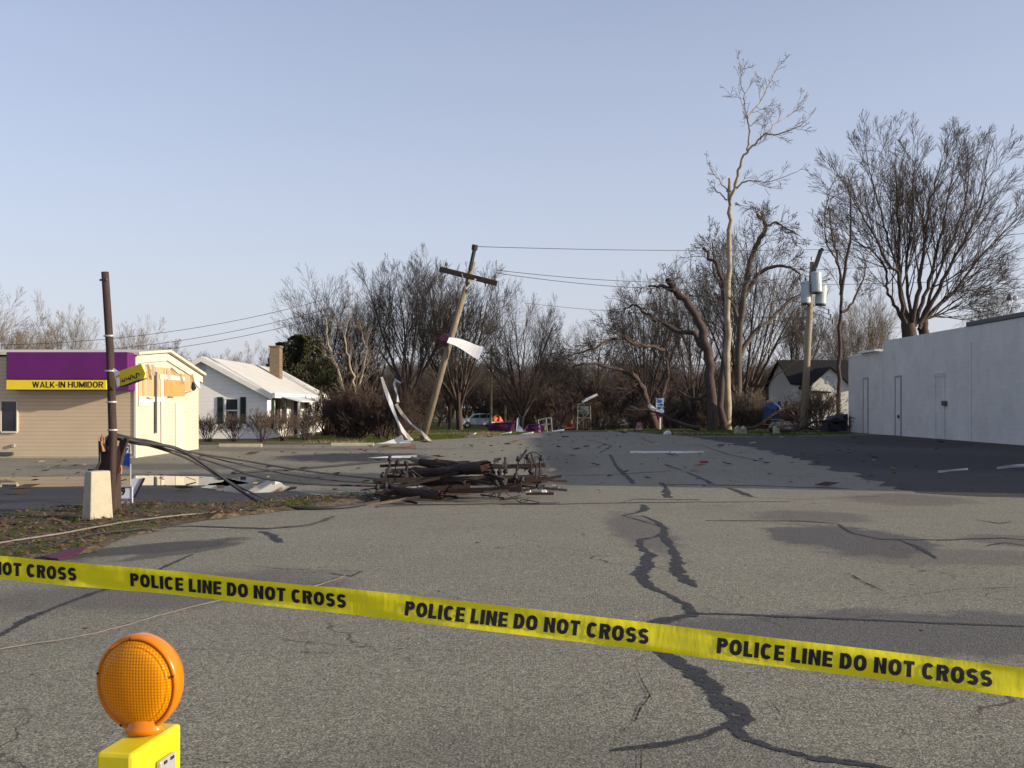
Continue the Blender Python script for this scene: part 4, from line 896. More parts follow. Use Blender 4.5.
# ------------------------------------------------------------------ dark-roofed house on the right
m_shing = mat('dark_shingles', (.016, .015, .017), .9, .3, 5, .2, stretch=(1, 8, 1))
m_hs = siding('white_house_siding', (.66, .65, .62), .2, .3, .14)
def gable_house(name, label, x0, x1, y0, y1, z0, ev, pk, axis, mw_, mr, wins=(), door=None):
    h = thing(name, label, 'house', ((x0 + x1) / 2, y0, z0)); mb = MB(); rfm = MB(); o = .3
    if axis == 'x':
        ym = (y0 + y1) / 2
        for x, s in ((x0, 1), (x1, -1)): mb.add([(x, y0, z0), (x, y1, z0), (x, y1, ev), (x, ym, pk), (x, y0, ev)], [(4, 3, 2, 1, 0) if s > 0 else (0, 1, 2, 3, 4)])
        mb.add([(x0, y0, z0), (x1, y0, z0), (x1, y0, ev), (x0, y0, ev)], [(0, 1, 2, 3)]); mb.add([(x0, y1, z0), (x1, y1, z0), (x1, y1, ev), (x0, y1, ev)], [(3, 2, 1, 0)])
        sl = (pk - ev) / (ym - y0)
        for y in (y0 - o, y1 + o):
            zz = pk - sl * abs(y - ym); rfm.prism([(x0 - o, ym, pk), (x0 - o, y, zz), (x0 - o, y, zz + .12), (x0 - o, ym, pk + .13)], (x1 - x0 + 2 * o, 0, 0))
    else:
        xm = (x0 + x1) / 2
        for y, s in ((y0, 1), (y1, -1)): mb.add([(x0, y, z0), (x1, y, z0), (x1, y, ev), (xm, y, pk), (x0, y, ev)], [(0, 1, 2, 3, 4) if s > 0 else (4, 3, 2, 1, 0)])
        for x in (x0, x1): mb.add([(x, y0, z0), (x, y1, z0), (x, y1, ev), (x, y0, ev)], [(3, 2, 1, 0) if x == x0 else (0, 1, 2, 3)])
        sl = (pk - ev) / (xm - x0)
        for x in (x0 - o, x1 + o):
            zz = pk - sl * abs(x - xm); rfm.prism([(xm, y0 - o, pk), (x, y0 - o, zz), (x, y0 - o, zz + .12), (xm, y0 - o, pk + .13)], (0, y1 - y0 + 2 * o, 0))
    part('wall', mb, mw_, h); part('roof', rfm, mr, h)
    for (a, b, zc, zd, face) in wins:
        if face == 'f': q = part('window', MB().box((a, y0 - .03, zc), (b, y0 - .002, zd)), m_glass, h); part('frame', MB().box((a - .08, y0 - .05, zc - .1), (b + .08, y0 - .031, zc - .002)).box((a - .08, y0 - .05, zc - .002), (a, y0 - .004, zd + .08)).box((b, y0 - .05, zc - .002), (b + .08, y0 - .004, zd + .08)), m_white, q)
        else: q = part('window', MB().box((x0 - .03, a, zc), (x0 - .002, b, zd)), m_glass, h); part('frame', MB().box((x0 - .05, a - .08, zc - .1), (x0 - .031, b + .08, zc - .002)), m_white, q)
    if door: part('door', MB().box((door[0], y0 - .04, z0 + .1), (door[1], y0 - .002, z0 + 2.1)), m_green, h)
    return h
hA = gable_house('dark_roofed_house', 'white house with dark shingle roof half hidden by the white building', 23.2, 31, 84.5, 92.5, -.9, 3.5, 5.45, 'x', m_hs, m_shing, wins=((86.2, 87.1, .3, 2., 's'), (88.4, 89.3, .3, 2., 's'), (23.7, 24.4, .6, 2., 'f')))
wl = MB(); wx0, wx1, wy0_ = (811 - 512) / F * 82, (850 - 512) / F * 82, 82.0; xm = (830 - 512) / F * 82; e_ = EYE + (406 - 385) / F * 82; p_ = EYE + (406 - 368) / F * 82
wl.add([(wx0, wy0_, -.9), (wx1, wy0_, -.9), (wx1, wy0_, e_), (xm, wy0_, p_), (wx0, wy0_, e_)], [(0, 1, 2, 3, 4)]); wl.add([(wx0, wy0_, -.9), (wx0, 84.4, -.9), (wx0, 84.4, e_), (wx0, wy0_, e_)], [(3, 2, 1, 0)]); wl.add([(wx1, wy0_, -.9), (wx1, 84.4, -.9), (wx1, 84.4, e_), (wx1, wy0_, e_)], [(0, 1, 2, 3)])
part('gable_wing', wl, m_hs, hA)
rw = MB()
for x in (wx0 - .3, wx1 + .3):
    zz_ = p_ - (p_ - e_) / (xm - wx0) * abs(x - xm); rw.prism([(xm, wy0_ - .3, p_), (x, wy0_ - .3, zz_), (x, wy0_ - .3, zz_ + .1), (xm, wy0_ - .3, p_ + .1)], (0, 4.6, 0))
part('wing_roof', rw, m_shing, hA); part('gable_vent', MB().box((xm - .3, wy0_ - .04, 3.4), (xm + .3, wy0_ - .003, 4.0)), m_galv, hA)
part('porch_roof', MB().prism([(wx0 - .6, wy0_ - 1.0, 2.72), (wx0 + 1.3, wy0_ - 1.0, 2.62), (wx0 + 1.3, wy0_ - 1.0, 2.74), (wx0 - .6, wy0_ - 1.0, 2.86)], (0, .99, 0)), m_shing, hA)
gable_house('red_roofed_house', 'low house with reddish brown roof far behind the sycamore', (732-512)/F*125, (775-512)/F*125, 125, 133, -.95, 1.9, 3.9, 'x', mat('grey_brick_wall', (.22, .19, .17), .9, .2, 6), mat('red_brown_roof', (.16, .075, .045), .9, .2, 3), wins=((27.6, 28.8, .3, 1.4, 'f'), (30, 31, .3, 1.4, 'f')))
gable_house('cream_house', 'cream walled house glimpsed between the broken tree and the blue sign', (668-512)/F*118, (712-512)/F*118, 118, 126, -.95, 1.7, 2.9, 'x', siding('cream_house_siding', (.55, .48, .30), .2, .2), mat('grey_roof', (.13, .12, .11), .9, .2, 3), wins=((19, 20, .2, 1.3, 'f'), (22, 22.9, .2, 1.3, 'f')))
gable_house('far_white_house', 'far low white house behind the slanted limb', (620-512)/F*150, (650-512)/F*150, 150, 158, -.95, .9, 1.8, 'x', m_hs, m_shing, wins=((17, 18, -.2, .6, 'f'),))

# ------------------------------------------------------------------ poles
def wire(a, b, sag, label, r=.012, group='overhead wires', n=24, name='overhead_wire'):
    a = Vector(a); b = Vector(b); pts = [a.lerp(b, i / n) - Vector((0, 0, sag * 4 * (i / n) * (1 - i / n))) for i in range(n + 1)]
    return solo(name, MB().tube(pts, r, 4), m_wire, label, 'wire', group, smooth=True)
# leaning pole
Yp = 47.5; bp = P(421, 440.5, Yp); bp.z = 0; tp = P(468, 285, Yp + .3); top = P(473.5, 262, Yp + .4)
lp = thing('leaning_utility_pole', 'bare wooden utility pole leaning right with a skewed crossarm', 'utility pole', bp)
part('pole', MB().tube([bp - Vector((0, 0, .3)), bp.lerp(top, .5), top], [.165, .145, .115], 12), m_wood_pole, lp, smooth=True)
part('pole_pin', MB().tube([P(470, 270, Yp + .2), P(474.5, 249, Yp + .3)], .09, 8).tube([P(474.3, 250, Yp + .3), P(475, 245, Yp + .3)], .14, 8), m_black, lp)
ca, cb_ = P(439.5, 269, Yp), P(497, 283.5, Yp); part('crossarm', MB().bar(ca, cb_, .16, .24), mat('black_crossarm_wood', (.028, .023, .021), .9, .4, 3, .2, stretch=(1, 6, 6)), lp, bevel=.01)
for i, t_ in enumerate((.03, .12, .80, .97)):
    c = ca.lerp(cb_, t_); part('insulator', MB().lathe([(.03, -.1), (.03, .05), (.07, .07), (.075, .14), (.04, .2)], 8, Matrix.Translation(c + Vector((0, 0, .18 if i % 2 else -.2)))), m_dark_metal, lp)
part('brace', MB().bar(P(462, 274, Yp - .12), P(466, 289, Yp - .2), .04, .08).bar(P(476, 279, Yp - .12), P(466, 289, Yp - .2), .04, .08), m_galv, lp)
# sheet metal caught on it
def sheetm(name, a, b, w0, w1, th, m, label, cat, twist=0.):
    mb = MB(); n = 8; a = Vector(a); b = Vector(b); d = (b - a).normalized(); V = []
    for i in range(n + 1):
        t_ = i / n; c = a.lerp(b, t_) + Vector((0, .12 * math.sin(3 * t_), .06 * math.sin(5 * t_))); q = Vector((d.z * -1, .5 + twist * t_, d.x)).normalized(); w_ = w0 + (w1 - w0) * t_
        V += [c - q * w_ / 2, c + q * w_ / 2, c + q * w_ / 2 + Vector((0, th, 0)), c - q * w_ / 2 + Vector((0, th, 0))]
    F_ = []
    for i in range(n):
        for k in range(4): F_.append((4*i+k, 4*i+(k+1) % 4, 4*i+4+(k+1) % 4, 4*i+4+k))
    F_ += [(0, 3, 2, 1), (4*n, 4*n+1, 4*n+2, 4*n+3)]; mb.add(V, F_); return solo(name, mb, m, label, cat)
sheetm('sheet_metal', P(448, 340, Yp - .35), P(481, 352, Yp - .5), .30, .72, .02, m_white_metal, 'white sheet of metal hooked on the leaning pole', 'sheet metal')
solo('awning_scrap', MB().prism([P(439, 336, Yp - .1), P(446, 333, Yp - .1), P(450, 337, Yp - .1), P(447, 346, Yp - .1), P(441, 345, Yp - .1)], (0, .35, 0)), mat('maroon_vinyl', (.055, .012, .03), .6, .2, 3), 'dark maroon scrap caught behind the leaning pole', 'scrap', bevel=.02)
# bent metal strips beside the pole
def strip_metal(pts, Y, wd, label, m=m_white_metal, name='metal_strip', cat='metal strip', grp='bent metal strips by the leaning pole', dy=.4, z0=None):
    mb = MB(); q = []
    for i, (x, y) in enumerate(pts): q.append(P(x, y, Y + dy * math.sin(i * 1.3)))
    V = []; n = len(q)
    for i, p in enumerate(q):
        d = (q[min(i+1, n-1)] - q[max(i-1, 0)]).normalized(); s = Vector((d.z, .25 * math.sin(i * 2.7), -d.x)).normalized() * wd / 2 * (1 + .35 * math.sin(i * 2.1 + pts[0][0])); e = Vector((0, wd * (.25 + .2 * math.sin(i * 1.7)), 0))
        V += [p - s, p + s, p + s + e, p - s + e * .6]
    F_ = [(4*i+k, 4*i+(k+1) % 4, 4*i+4+(k+1) % 4, 4*i+4+k) for i in range(n-1) for k in range(4)] + [(0, 3, 2, 1), (4*n-4, 4*n-3, 4*n-2, 4*n-1)]
    mb.add(V, F_); return solo(name, mb, m, label, cat, grp)
strip_metal([(381.5, 377), (386, 391), (391, 404), (397, 420), (403, 431), (409, 438), (414, 442)], 46.5, .15, 'long bent white metal strip rising steeply left of the leaning pole')
strip_metal([(396, 404), (402, 414), (411, 424), (420, 431), (426, 437), (432, 442)], 47, .12, 'thinner metal strip crossing in front of the leaning pole foot', mat('grey_strip', (.42, .39, .36), .5, .2, 4))
strip_metal([(401, 383), (395, 380), (394, 384), (397, 394), (398, 402), (396, 408)], 48, .10, 'hooked twisted metal strip left of the leaning pole', mat('grey_blue_strip', (.48, .49, .52), .4, .2, 4))
strip_metal([(403, 438), (396, 441), (385, 444), (374, 447)], 43.5, .22, 'flat white strip lying left of the leaning pole foot', dy=.1)
strip_metal([(410, 441.5), (402, 442.5), (392, 444.5)], 44, .14, 'short white strip lying beside the longer flat one', dy=.05)
strip_metal([(350, 460.5), (372, 459), (396, 457.5), (417, 455.8)], 31.5, .09, 'straight white trim board lying in the car park left of the wreckage', dy=.02, name='trim_board', cat='board', grp=None)
strip_metal([(386, 448.5), (400, 447.5), (416, 447)], 38.5, .10, 'short brown board lying in the car park beyond the trim board', mat('brown_board', (.20, .11, .06), .8, .2, 4), dy=.02, name='brown_board', cat='board', grp=None)
strip_metal([(630, 452.6), (655, 452.2), (680, 452.4), (704, 452.3)], 34.8, .09, 'long pale trim board lying flat across the shaded street', dy=.02, name='trim_board', cat='board', grp=None)
strip_metal([(938, 472), (950, 470.5), (968, 469)], 24.5, .05, 'thin grey board on the dark car park', m_galv, dy=.02, name='loose_board', cat='board', grp=None)
strip_metal([(997, 468), (1010, 466.5), (1030, 465)], 26, .07, 'grey board at the right edge of the dark car park', m_galv, dy=.02, name='loose_board', cat='board', grp=None)
strip_metal([(700, 463), (708, 462)], 28.6, .10, 'small red scrap on the shaded street', mat('red_scrap', (.22, .05, .05), .7, .2, 4), dy=.02, name='red_scrap', cat='scrap', grp=None)
# transformer pole
Yt = 63; bt_ = P(803, 432, Yt); bt_.z = 0; tt = P(812.5, 262, Yt)
tpole = thing('transformer_pole', 'wooden utility pole with three grey transformers and a skewed top', 'utility pole', bt_)
part('pole', MB().tube([bt_ - Vector((0, 0, .3)), bt_.lerp(tt, .5), tt], [.24, .20, .16], 12), mat('pale_pole_wood', (.25, .205, .15), .9, .25, 2, .2, bump=.4, stretch=(8, 8, .5)), tpole, smooth=True)  # wood colour a step paler than the other poles
part('broken_arm', MB().bar(P(813.5, 272, Yt - .3), P(820.5, 251, Yt - .3), .16, .24).tube([P(819.5, 251.5, Yt - .3), P(823, 249, Yt - .3)], .12, 8), m_black, tpole)
m_tr = mat('transformer_paint', (.38, .44, .46), .45, .08, 3, .4)
for (a, b, rr_, dy) in (((805.5, 283), (806, 303), .29, -.2), ((816, 273), (817, 292), .32, -.55), ((821.5, 285), (820.5, 304), .34, .1)):
    p0, p1 = P(*b, Yt + dy), P(*a, Yt + dy); M_ = Matrix.Translation(p0) @ (p1 - p0).to_track_quat('Z', 'Y').to_matrix().to_4x4(); L = (p1 - p0).length
    tr_ = part('transformer', MB().lathe([(rr_ * .8, -.03), (rr_, .03), (rr_, L - .06), (rr_ * 1.04, L - .05), (rr_ * 1.04, L), (rr_ * .7, L + .09), (.05, L + .12)], 18, M_), m_tr, tpole, smooth=False)
    part('base', MB().lathe([(rr_ * .95, -.10), (rr_ * .98, -.031)], 18, M_), m_black, tr_); part('bushing', MB().lathe([(.06, L + .08), (.07, L + .2), (.03, L + .34)], 8, M_), m_dark_metal, tr_)
part('bracket', MB().bar(P(806, 288, Yt), P(820, 284, Yt), .08, .1), m_dark_metal, tpole)
part('insulator', MB().lathe([(.03, 0), (.03, .25), (.08, .28), (.08, .4), (.03, .45)], 8, Matrix.Translation(P(812, 264, Yt))), m_galv, tpole)
for i in range(3): part('secondary_rack', MB().bar(P(817 + i, 305 + i * 5, Yt), P(830 + i * 2, 311 + i * 5, Yt - 1.5), .03, .03).tube([P(829 + i*2, 309 + i * 5, Yt - 1.5), P(829 + i*2, 314 + i * 5, Yt - 1.5)], .06, 6), m_dark_metal, tpole)
# far poles
for (px, Y, t_, b_, lab) in ((491, 100, 345, 432, 'thin far utility pole right of the parked car'), (544.5, 88, 384, 432, 'short far wooden post right of the purple wreckage'), (505, 92, 405, 425, 'short post standing behind the purple wreckage')):
    a = P(px, b_, Y); a.z = tz(Y); q = thing('far_pole' if Y != 92 else 'wooden_post', lab, 'pole', a); part('pole', MB().tube([a, P(px + .5, t_, Y)], [.13, .09], 8), m_wood_pole, q)
    if t_ == 345: part('crossarm', MB().bar(P(483, 353, Y), P(500, 353, Y), .1, .12), m_dark_pole, q)
# wires
W = 'overhead wire '
wire(P(475, 246.5, Yp + .3), P(821, 249.5, Yt - .3), .12, 'topmost overhead wire from leaning pole to transformer pole', .014)
wire(P(496, 270, Yp + 2), P(812, 276, Yt), .5, 'second overhead wire reaching the transformer pole', .014)
wire(P(497, 273, Yp), P(812, 282, Yt), .6, 'third overhead wire just below the second', .014)
wire(P(525, 303, 90), P(812, 318, Yt + .1), .3, 'low overhead wire behind the bare trees', .014)
wire(P(822, 251, Yt), (60, 44, 13.5), .4, 'upper overhead wire running right across the biggest tree', .014)
wire(P(812, 270, Yt), (60, 44, 11.2), .4, 'middle overhead wire running right across the biggest tree', .014)
wire(P(812, 285, Yt), (60, 44, 9.6), .5, 'lower overhead wire running right across the biggest tree', .014)
for i, (y0, y1, lab) in enumerate(((325, 302, 'upper of three wires over the store and house roofs'), (336, 312, 'middle of three wires over the store and house roofs'), (342, 319, 'lowest of three wires over the store and house roofs'))):
    wire(P(-60, y0 + 20, 70), P(330, y1 - 4, 84), 1.1, lab, .018)

# ------------------------------------------------------------------ broken pole, stump, block, signs on the left
sp = G(110, 517); sp = Vector((sp.x, sp.y, 0)); top_ = P(105, 272, sp.y)
spole = thing('sign_pole', 'dark slim wooden pole standing beside the splintered stump', 'pole', sp)
part('pole', MB().tube([sp + Vector((0, 0, -.1)), P(113, 440, sp.y), P(110, 350, sp.y), top_], [.058, .060, .056, .052], 12), m_dark_pole, spole, smooth=True)
part('bolt', MB().tube([P(100, 280, sp.y), P(107, 279.5, sp.y - .05)], .016, 6), m_dark_metal, spole)
for y in (336, 371, 402, 430): part('band', MB().tube([P(110.5 - 5.2 + .6, y, sp.y) , P(110.5 + 5.6, y + 1, sp.y)], .012, 6) if 0 else MB().lathe([(.074, -.012), (.077, 0), (.074, .012)], 14, Matrix.Translation(P(109 + (y - 336) * .04, y, sp.y))), m_galv, spole)
sg_ = thing('broken_yellow_sign', 'broken yellow sign with black marks wired askew on the slim pole', 'sign', P(128, 380, sp.y - .1))
ys_ = sp.y - .12; part('sign_face', MB().prism([P(114, 373, ys_), P(141, 363.5, ys_ - .15), P(145.5, 373, ys_ - .15), P(144, 378.5, ys_ - .15), P(121, 386, ys_), P(117, 388, ys_)], (0, .03, 0)), m_yellow, sg_, bevel=.004)
part('sign_edge', MB().prism([P(118, 387, ys_), P(139, 379.5, ys_ - .15), P(147, 378, ys_ - .15), P(140, 381, ys_ - .15), P(124, 386.8, ys_)], (0, .05, 0)), m_dark_metal, sg_)
for ch, cx_, cy_, rot in (('$', 124.5, 380, 60), ('$', 130.5, 377.5, 55), ('S', 136.5, 375.6, 40)):
    v, f, wd = text_mb(ch, .095, .02); M_ = Matrix.Translation(P(cx_, cy_, ys_ - .16)) @ Matrix.Rotation(R(rot), 4, 'Y')
    part('lettering', MB().add([M_ @ Vector((q[0] - wd / 2, 0, q[1] - .05)) for q in v], f), m_blackpaint, sg_)
part('white_scrap', MB().prism([P(113, 368, ys_ - .02), P(121, 373, ys_ - .03), P(115, 377, ys_ - .02)], (0, .01, 0)), m_white_metal, sg_)
part('bracket', MB().prism([P(116, 378, ys_ - .06), P(119, 377.5, ys_ - .06), P(119.5, 386, ys_ - .06), P(117, 388, ys_ - .06)], (0, .02, 0)), m_galv, sg_)
# stump
rng = random.Random(12); s0 = G(105, 514.5); s0 = Vector((s0.x, s0.y + .15, 0))
stump = thing('splintered_pole_stump', 'splintered dark stump of a snapped utility pole tied with cables', 'pole stump', s0)
mb = MB(); n = 22; V = []
for r_, z_ in ((.165, -.1), (.16, .25), (.155, .55), (.15, .8)):
    for k in range(n): a = 6.283 * k / n; V.append((s0.x + r_ * math.cos(a) * (1 + .08 * math.sin(5*a)), s0.y + r_ * math.sin(a), z_))
for k in range(n): a = 6.283 * k / n; V.append((s0.x + .14 * math.cos(a), s0.y + .14 * math.sin(a), 1.13 + rng.uniform(-.22, .05) + (.04 if math.cos(a) < 0 else -.1)))
for k in range(n): a = 6.283 * k / n; V.append((s0.x + .05 * math.cos(a), s0.y + .05 * math.sin(a), .85 + rng.uniform(-.1, .2)))
mb.add(V, [(i*n+k, i*n+(k+1) % n, (i+1)*n+(k+1) % n, (i+1)*n+k) for i in range(5) for k in range(n)] + [tuple(range(5*n, 6*n))]); part('shaft', mb, m_dark_pole, stump)
mb = MB()
for k in range(9): a = rng.uniform(0, 6.28); b0 = Vector((s0.x + .07 * math.cos(a) + .03, s0.y - .17 + .03 * math.sin(a), .93)); mb.tube([b0, b0 + Vector((rng.uniform(-.05, .05), 0, rng.uniform(.12, .26)))], [.028, .004], 4)
part('splinter', mb, m_splinter, stump, label='fresh orange splinters at the break')
mb = MB().bar(P(108, 512, s0.y - .19), P(124, 440, s0.y - .2), .09, .10); mb.bar(P(121, 455, s0.y - .22), P(127, 438, s0.y - .25), .05, .07); part('leaning_slab', mb, m_dark_pole, stump, bevel=.008)
solo('hanging_strap', MB().tube([P(99.5, 441, s0.y - .18), P(100, 462, s0.y - .2), P(97, 468, s0.y - .25), P(92, 470.5, s0.y - .35), P(88, 470.6, s0.y - .4)], .018, 6), m_black, 'black cable hanging from the stump onto the concrete block', 'cable', smooth=True)
solo('orange_tag', MB().tube([P(119.5, 462, s0.y - .2), P(121.5, 468, s0.y - .22), P(121, 474, s0.y - .22), P(119.5, 474, s0.y - .22)], .012, 6), mat('orange_tape', (.55, .18, .10), .6, .2, 4), 'small orange ribbon curling off the stump', 'ribbon')
# concrete block
cbk = G(91.5, 525.5); bw = .36; mb = MB(); Mr = Matrix.Translation((cbk.x, cbk.y + .2, 0)) @ Matrix.Rotation(R(50), 4, 'Z')
lo_, hi_ = .225, .18; V = [Mr @ Vector(q) for q in ((-.17, -.12, -.02), (.17, -.12, -.02), (.17, .12, -.02), (-.17, .12, -.02), (-.14, -.09, .72), (.14, -.09, .72), (.14, .09, .72), (-.14, .09, .72))]
mb.add(V, [(3,2,1,0),(4,5,6,7),(0,1,5,4),(1,2,6,5),(2,3,7,6),(3,0,4,7)]); solo('concrete_block', mb, m_concrete, 'pale tapered concrete block standing before the splintered stump', 'concrete block', bevel=.018)
# price sign behind the stump
ysn = 16.2; pn = thing('price_sign', 'blue and white price sign with metal frame behind the stump', 'sign', (P(125, 500, ysn).x, ysn, 0))
m_blue = mat('blue_sign_face', (.015, .09, .42), .5, .08, 3, .4); m_pw = mat('white_sign_panel', (.60, .64, .72), .5, .05, 3, .4)
part('blue_panel', MB().prism([P(117, 446, ysn), P(130, 445, ysn), P(130, 467, ysn), P(124, 466, ysn), P(117, 461, ysn)], (0, .02, 0)), m_blue, pn)
v, f, wd = text_mb('TZ.', .10, .03); q0 = P(121.5, 453, ysn - .005); part('lettering', MB().add([(q0.x + q[0] * .85, ysn - .005, q0.z + q[1]) for q in v], f), m_white, pn)
part('frame', MB().tube([P(130.5, 445, ysn), P(130.5, 487, ysn)], .012, 6).tube([P(116, 445, ysn), P(116, 506, ysn)], .012, 6).tube([P(116, 486.5, ysn), P(132, 486.5, ysn)], .022, 6).tube([P(132, 487, ysn), (P(132, 500, ysn).x, ysn, 0)], .01, 6).tube([P(116, 487, ysn), (P(116, 500, ysn).x, ysn, 0)], .01, 6), m_galv, pn)
part('white_panel', MB().box(tuple(P(116.5, 504, ysn)), tuple(P(132.6, 487.5, ysn) + Vector((0, .02, 0)))), m_pw, pn)
v, f, wd = text_mb('39', .13, .035); q0 = P(116.8, 495.5, ysn - .005); part('lettering', MB().add([(q0.x + q[0] / wd * .135, ysn - .005, q0.z + q[1]) for q in v], f), m_blackpaint, pn)
v, f, wd = text_mb('OFFER!', .06, .03); q0 = P(117.2, 502.2, ysn - .005); part('lettering', MB().add([(q0.x + q[0] / wd * .225, ysn - .005, q0.z + q[1]) for q in v], f), mat('navy_lettering', (.03, .04, .12), .6), pn)
solo('tilted_panel', MB().prism([P(130, 479, ysn + .3), P(143, 478, ysn + .3), P(133, 498, ysn + .3)], (0, .03, 0)), m_pw, 'pale blue panel tilted behind the price sign', 'panel')
solo('panel_edge', MB().prism([P(143.2, 478, ysn + .28), P(144, 479, ysn + .28), P(134.5, 498, ysn + .28), P(133, 498, ysn + .28)], (0, .06, 0)), m_black, 'black edge strip hanging beside the tilted pale panel', 'strip')

# ------------------------------------------------------------------ cables
def cable(pts, r, label, m=m_wire, name='cable', jit=0, seed=1, sub=8):
    g = random.Random(seed); pts = [Vector(p) for p in pts]; out = []
    for i in range(len(pts) - 1):
        a = pts[max(i-1, 0)]; b = pts[i]; c = pts[i+1]; d = pts[min(i+2, len(pts)-1)]
        for q in range(sub):
            t_ = q / sub; v_ = .5 * ((2*b) + (c-a)*t_ + (2*a-5*b+4*c-d)*t_*t_ + (3*b-a-3*c+d)*t_**3)
            if jit: v_ += Vector((g.gauss(0, jit), g.gauss(0, jit), abs(g.gauss(0, jit * .3))))
            v_.z = max(v_.z, r + .006); out.append(v_)
    out.append(pts[-1]); return solo(name, MB().tube(out, r, 6), m, label, 'cable', smooth=True)
Ys = s0.y - .15
st_ = [P(114, 436, Ys), P(135, 441, 15.3), P(150, 443.5, 15.6)]
cable(st_ + [P(178, 449, 16), P(205, 465, 16.4), P(240, 490, 16.6), P(268, 506, 16.3), G(292, 510, .03), G(345, 509, .03), G(392, 501, .05), P(420, 492, 17.6)], .028, 'thick black cable sagging from the stump down to the ground', seed=1)
cable([v_ + Vector((0, .03, -.03)) for v_ in st_] + [P(182, 453, 16.4), P(225, 466, 16.9), P(262, 478, 17.2), P(310, 484, 17.4), P(372, 486, 17.8), P(400, 488, 17.8)], .019, 'middle black cable from the stump to the wreckage', seed=2)
cable([v_ + Vector((0, .06, .03)) for v_ in st_] + [P(190, 452, 16.6), P(240, 460, 17.2), P(300, 470, 17.6), P(350, 476, 17.9), P(398, 481, 18)], .017, 'uppermost black cable from the stump to the wreckage', seed=3)
cable([v_ + Vector((0, .09, -.05)) for v_ in st_] + [P(186, 458, 16.5), P(215, 474, 16.8), P(250, 492, 16.6), G(280, 504, .03), G(330, 503, .03), G(372, 497, .04), P(405, 490, 17.4)], .016, 'black cable sagging just behind the thick one toward the wreckage', seed=51)
cable([v_ + Vector((0, .10, .0)) for v_ in st_] + [P(186, 451, 16.8), P(230, 462, 17.2), P(280, 473, 17.6), P(330, 480, 17.8), P(385, 484, 18)], .012, 'thin black cable between the middle and uppermost ones', seed=52)
m_palecable = mat('pale_cable', (.16, .15, .14), .6, .3, 6)
cable([G(-60, 563, .09), G(0, 552, .10), G(60, 542, .10), G(130, 529, .10), G(200, 519, .08), G(270, 510, .04), G(330, 501, .03), G(385, 494, .03), G(420, 489, .05)], .011, 'long pale cable lying across the dirt verge', m_palecable, jit=.006, seed=4)
cable([G(40, 556, .09), G(100, 541, .09), G(180, 532, .07), G(260, 530, .02), G(310, 526, .02), G(334, 518, .02)], .010, 'thin dark cable on the near edge of the verge', seed=5, jit=.01)
cable([G(-20, 655, .02), G(0, 652, .02), G(75, 640, .02), G(115, 631, .02), G(170, 615, .02), G(235, 600, .02), G(300, 592, .02), G(345, 578, .02)], .006, 'thin pale wire lying on the near pavement at left', mat('dull_wire', (.13, .12, .115), .6, .3, 6), jit=.004, seed=6)
cable([G(232, 474.5, .04), G(300, 470, .03), G(345, 466, .03), G(400, 461, .03)], .03, 'dark cable lying across the car park behind the puddle', jit=.02, seed=7)
cable([G(560, 504, .02), G(480, 505.5, .02), G(420, 506, .02), G(375, 508, .02)], .008, 'thin wire on the pavement in front of the wreckage', jit=.01, seed=8)
cable([P(398, 497, 17), G(380, 500, .03), G(372, 505, .03), G(350, 506, .02)], .012, 'loose wire end trailing left of the wreckage', seed=9)
solo('magenta_scrap', MB().prism([G(45, 568, .09), G(62, 561, .09), G(86, 557, .09), G(80, 562, .09), G(58, 570, .09)], (0, 0, .02)), mat('magenta_vinyl', (.06, .008, .028), .6, .2, 4), 'crumpled magenta scrap on the verge just above the police tape', 'scrap')

# ------------------------------------------------------------------ wreckage of poles and crossarms
gW = 'crossarms in the pole wreckage'
def pole_piece(p0, p1, r0, r1, label, seed, m=m_log, endm=m_red_wood):
    g = random.Random(seed); p0 = Vector(p0); p1 = Vector(p1); o = thing('broken_pole_piece', label, 'pole piece', (p0 + p1) / 2); n = 14
    pts = [p0.lerp(p1, i / 9) for i in range(10)]; rr = [r0 + (r1 - r0) * i / 9 for i in range(10)]; part('shaft', MB().tube(pts, rr, n, True, .10, g), m, o, smooth=False)
    d = (p1 - p0).normalized(); mb = MB(); M_ = Matrix.Translation(p1) @ d.to_track_quat('Z', 'Y').to_matrix().to_4x4(); V = [M_ @ Vector((r1 * .98 * math.cos(6.283 * k / n), r1 * .98 * math.sin(6.283 * k / n), .004)) for k in range(n)] + [M_ @ Vector((0, 0, .03))]
    for k in range(n): mb.add([V[k], V[(k+1) % n], V[n] + Vector((0, 0, g.uniform(-.01, .01)))], [(0, 1, 2)])
    for k in range(10):
        a = g.uniform(0, 6.28); q = M_ @ Vector((r1 * .7 * math.cos(a), r1 * .7 * math.sin(a), 0)); mb.tube([q, q + d * g.uniform(.04, .14)], [.02, .003], 4)
    part('broken_end', mb, endm, o); return o
pole_piece(P(437, 471, 18.6), P(486, 467, 17.2), .07, .12, 'thick broken pole piece with reddish cut end facing right', 1)
pole_piece(P(392, 491, 17.2), P(441, 495, 16.4), .07, .085, 'dark broken log lying lowest at the front of the wreckage', 2)
pole_piece(P(420, 462, 18.4), P(470, 468, 18.0), .07, .10, 'slimmer broken pole resting on top of the thick piece', 3, endm=m_splinter)
pole_piece(P(408, 475, 18.2), P(462, 470, 17.8), .08, .09, 'dark pole piece behind the cut end', 4)
pole_piece(P(425, 484, 17.6), P(520, 481, 17.4), .06, .05, 'long thin broken pole lying under the thick piece', 5)
pole_piece(P(412, 459, 18.7), P(448, 470, 18.2), .05, .07, 'short grey pole end sticking up at the left of the wreckage', 6, m=mat('grey_weathered_wood', (.16, .13, .11), .9, .3, 4, stretch=(1, 5, 5)), endm=m_splinter)
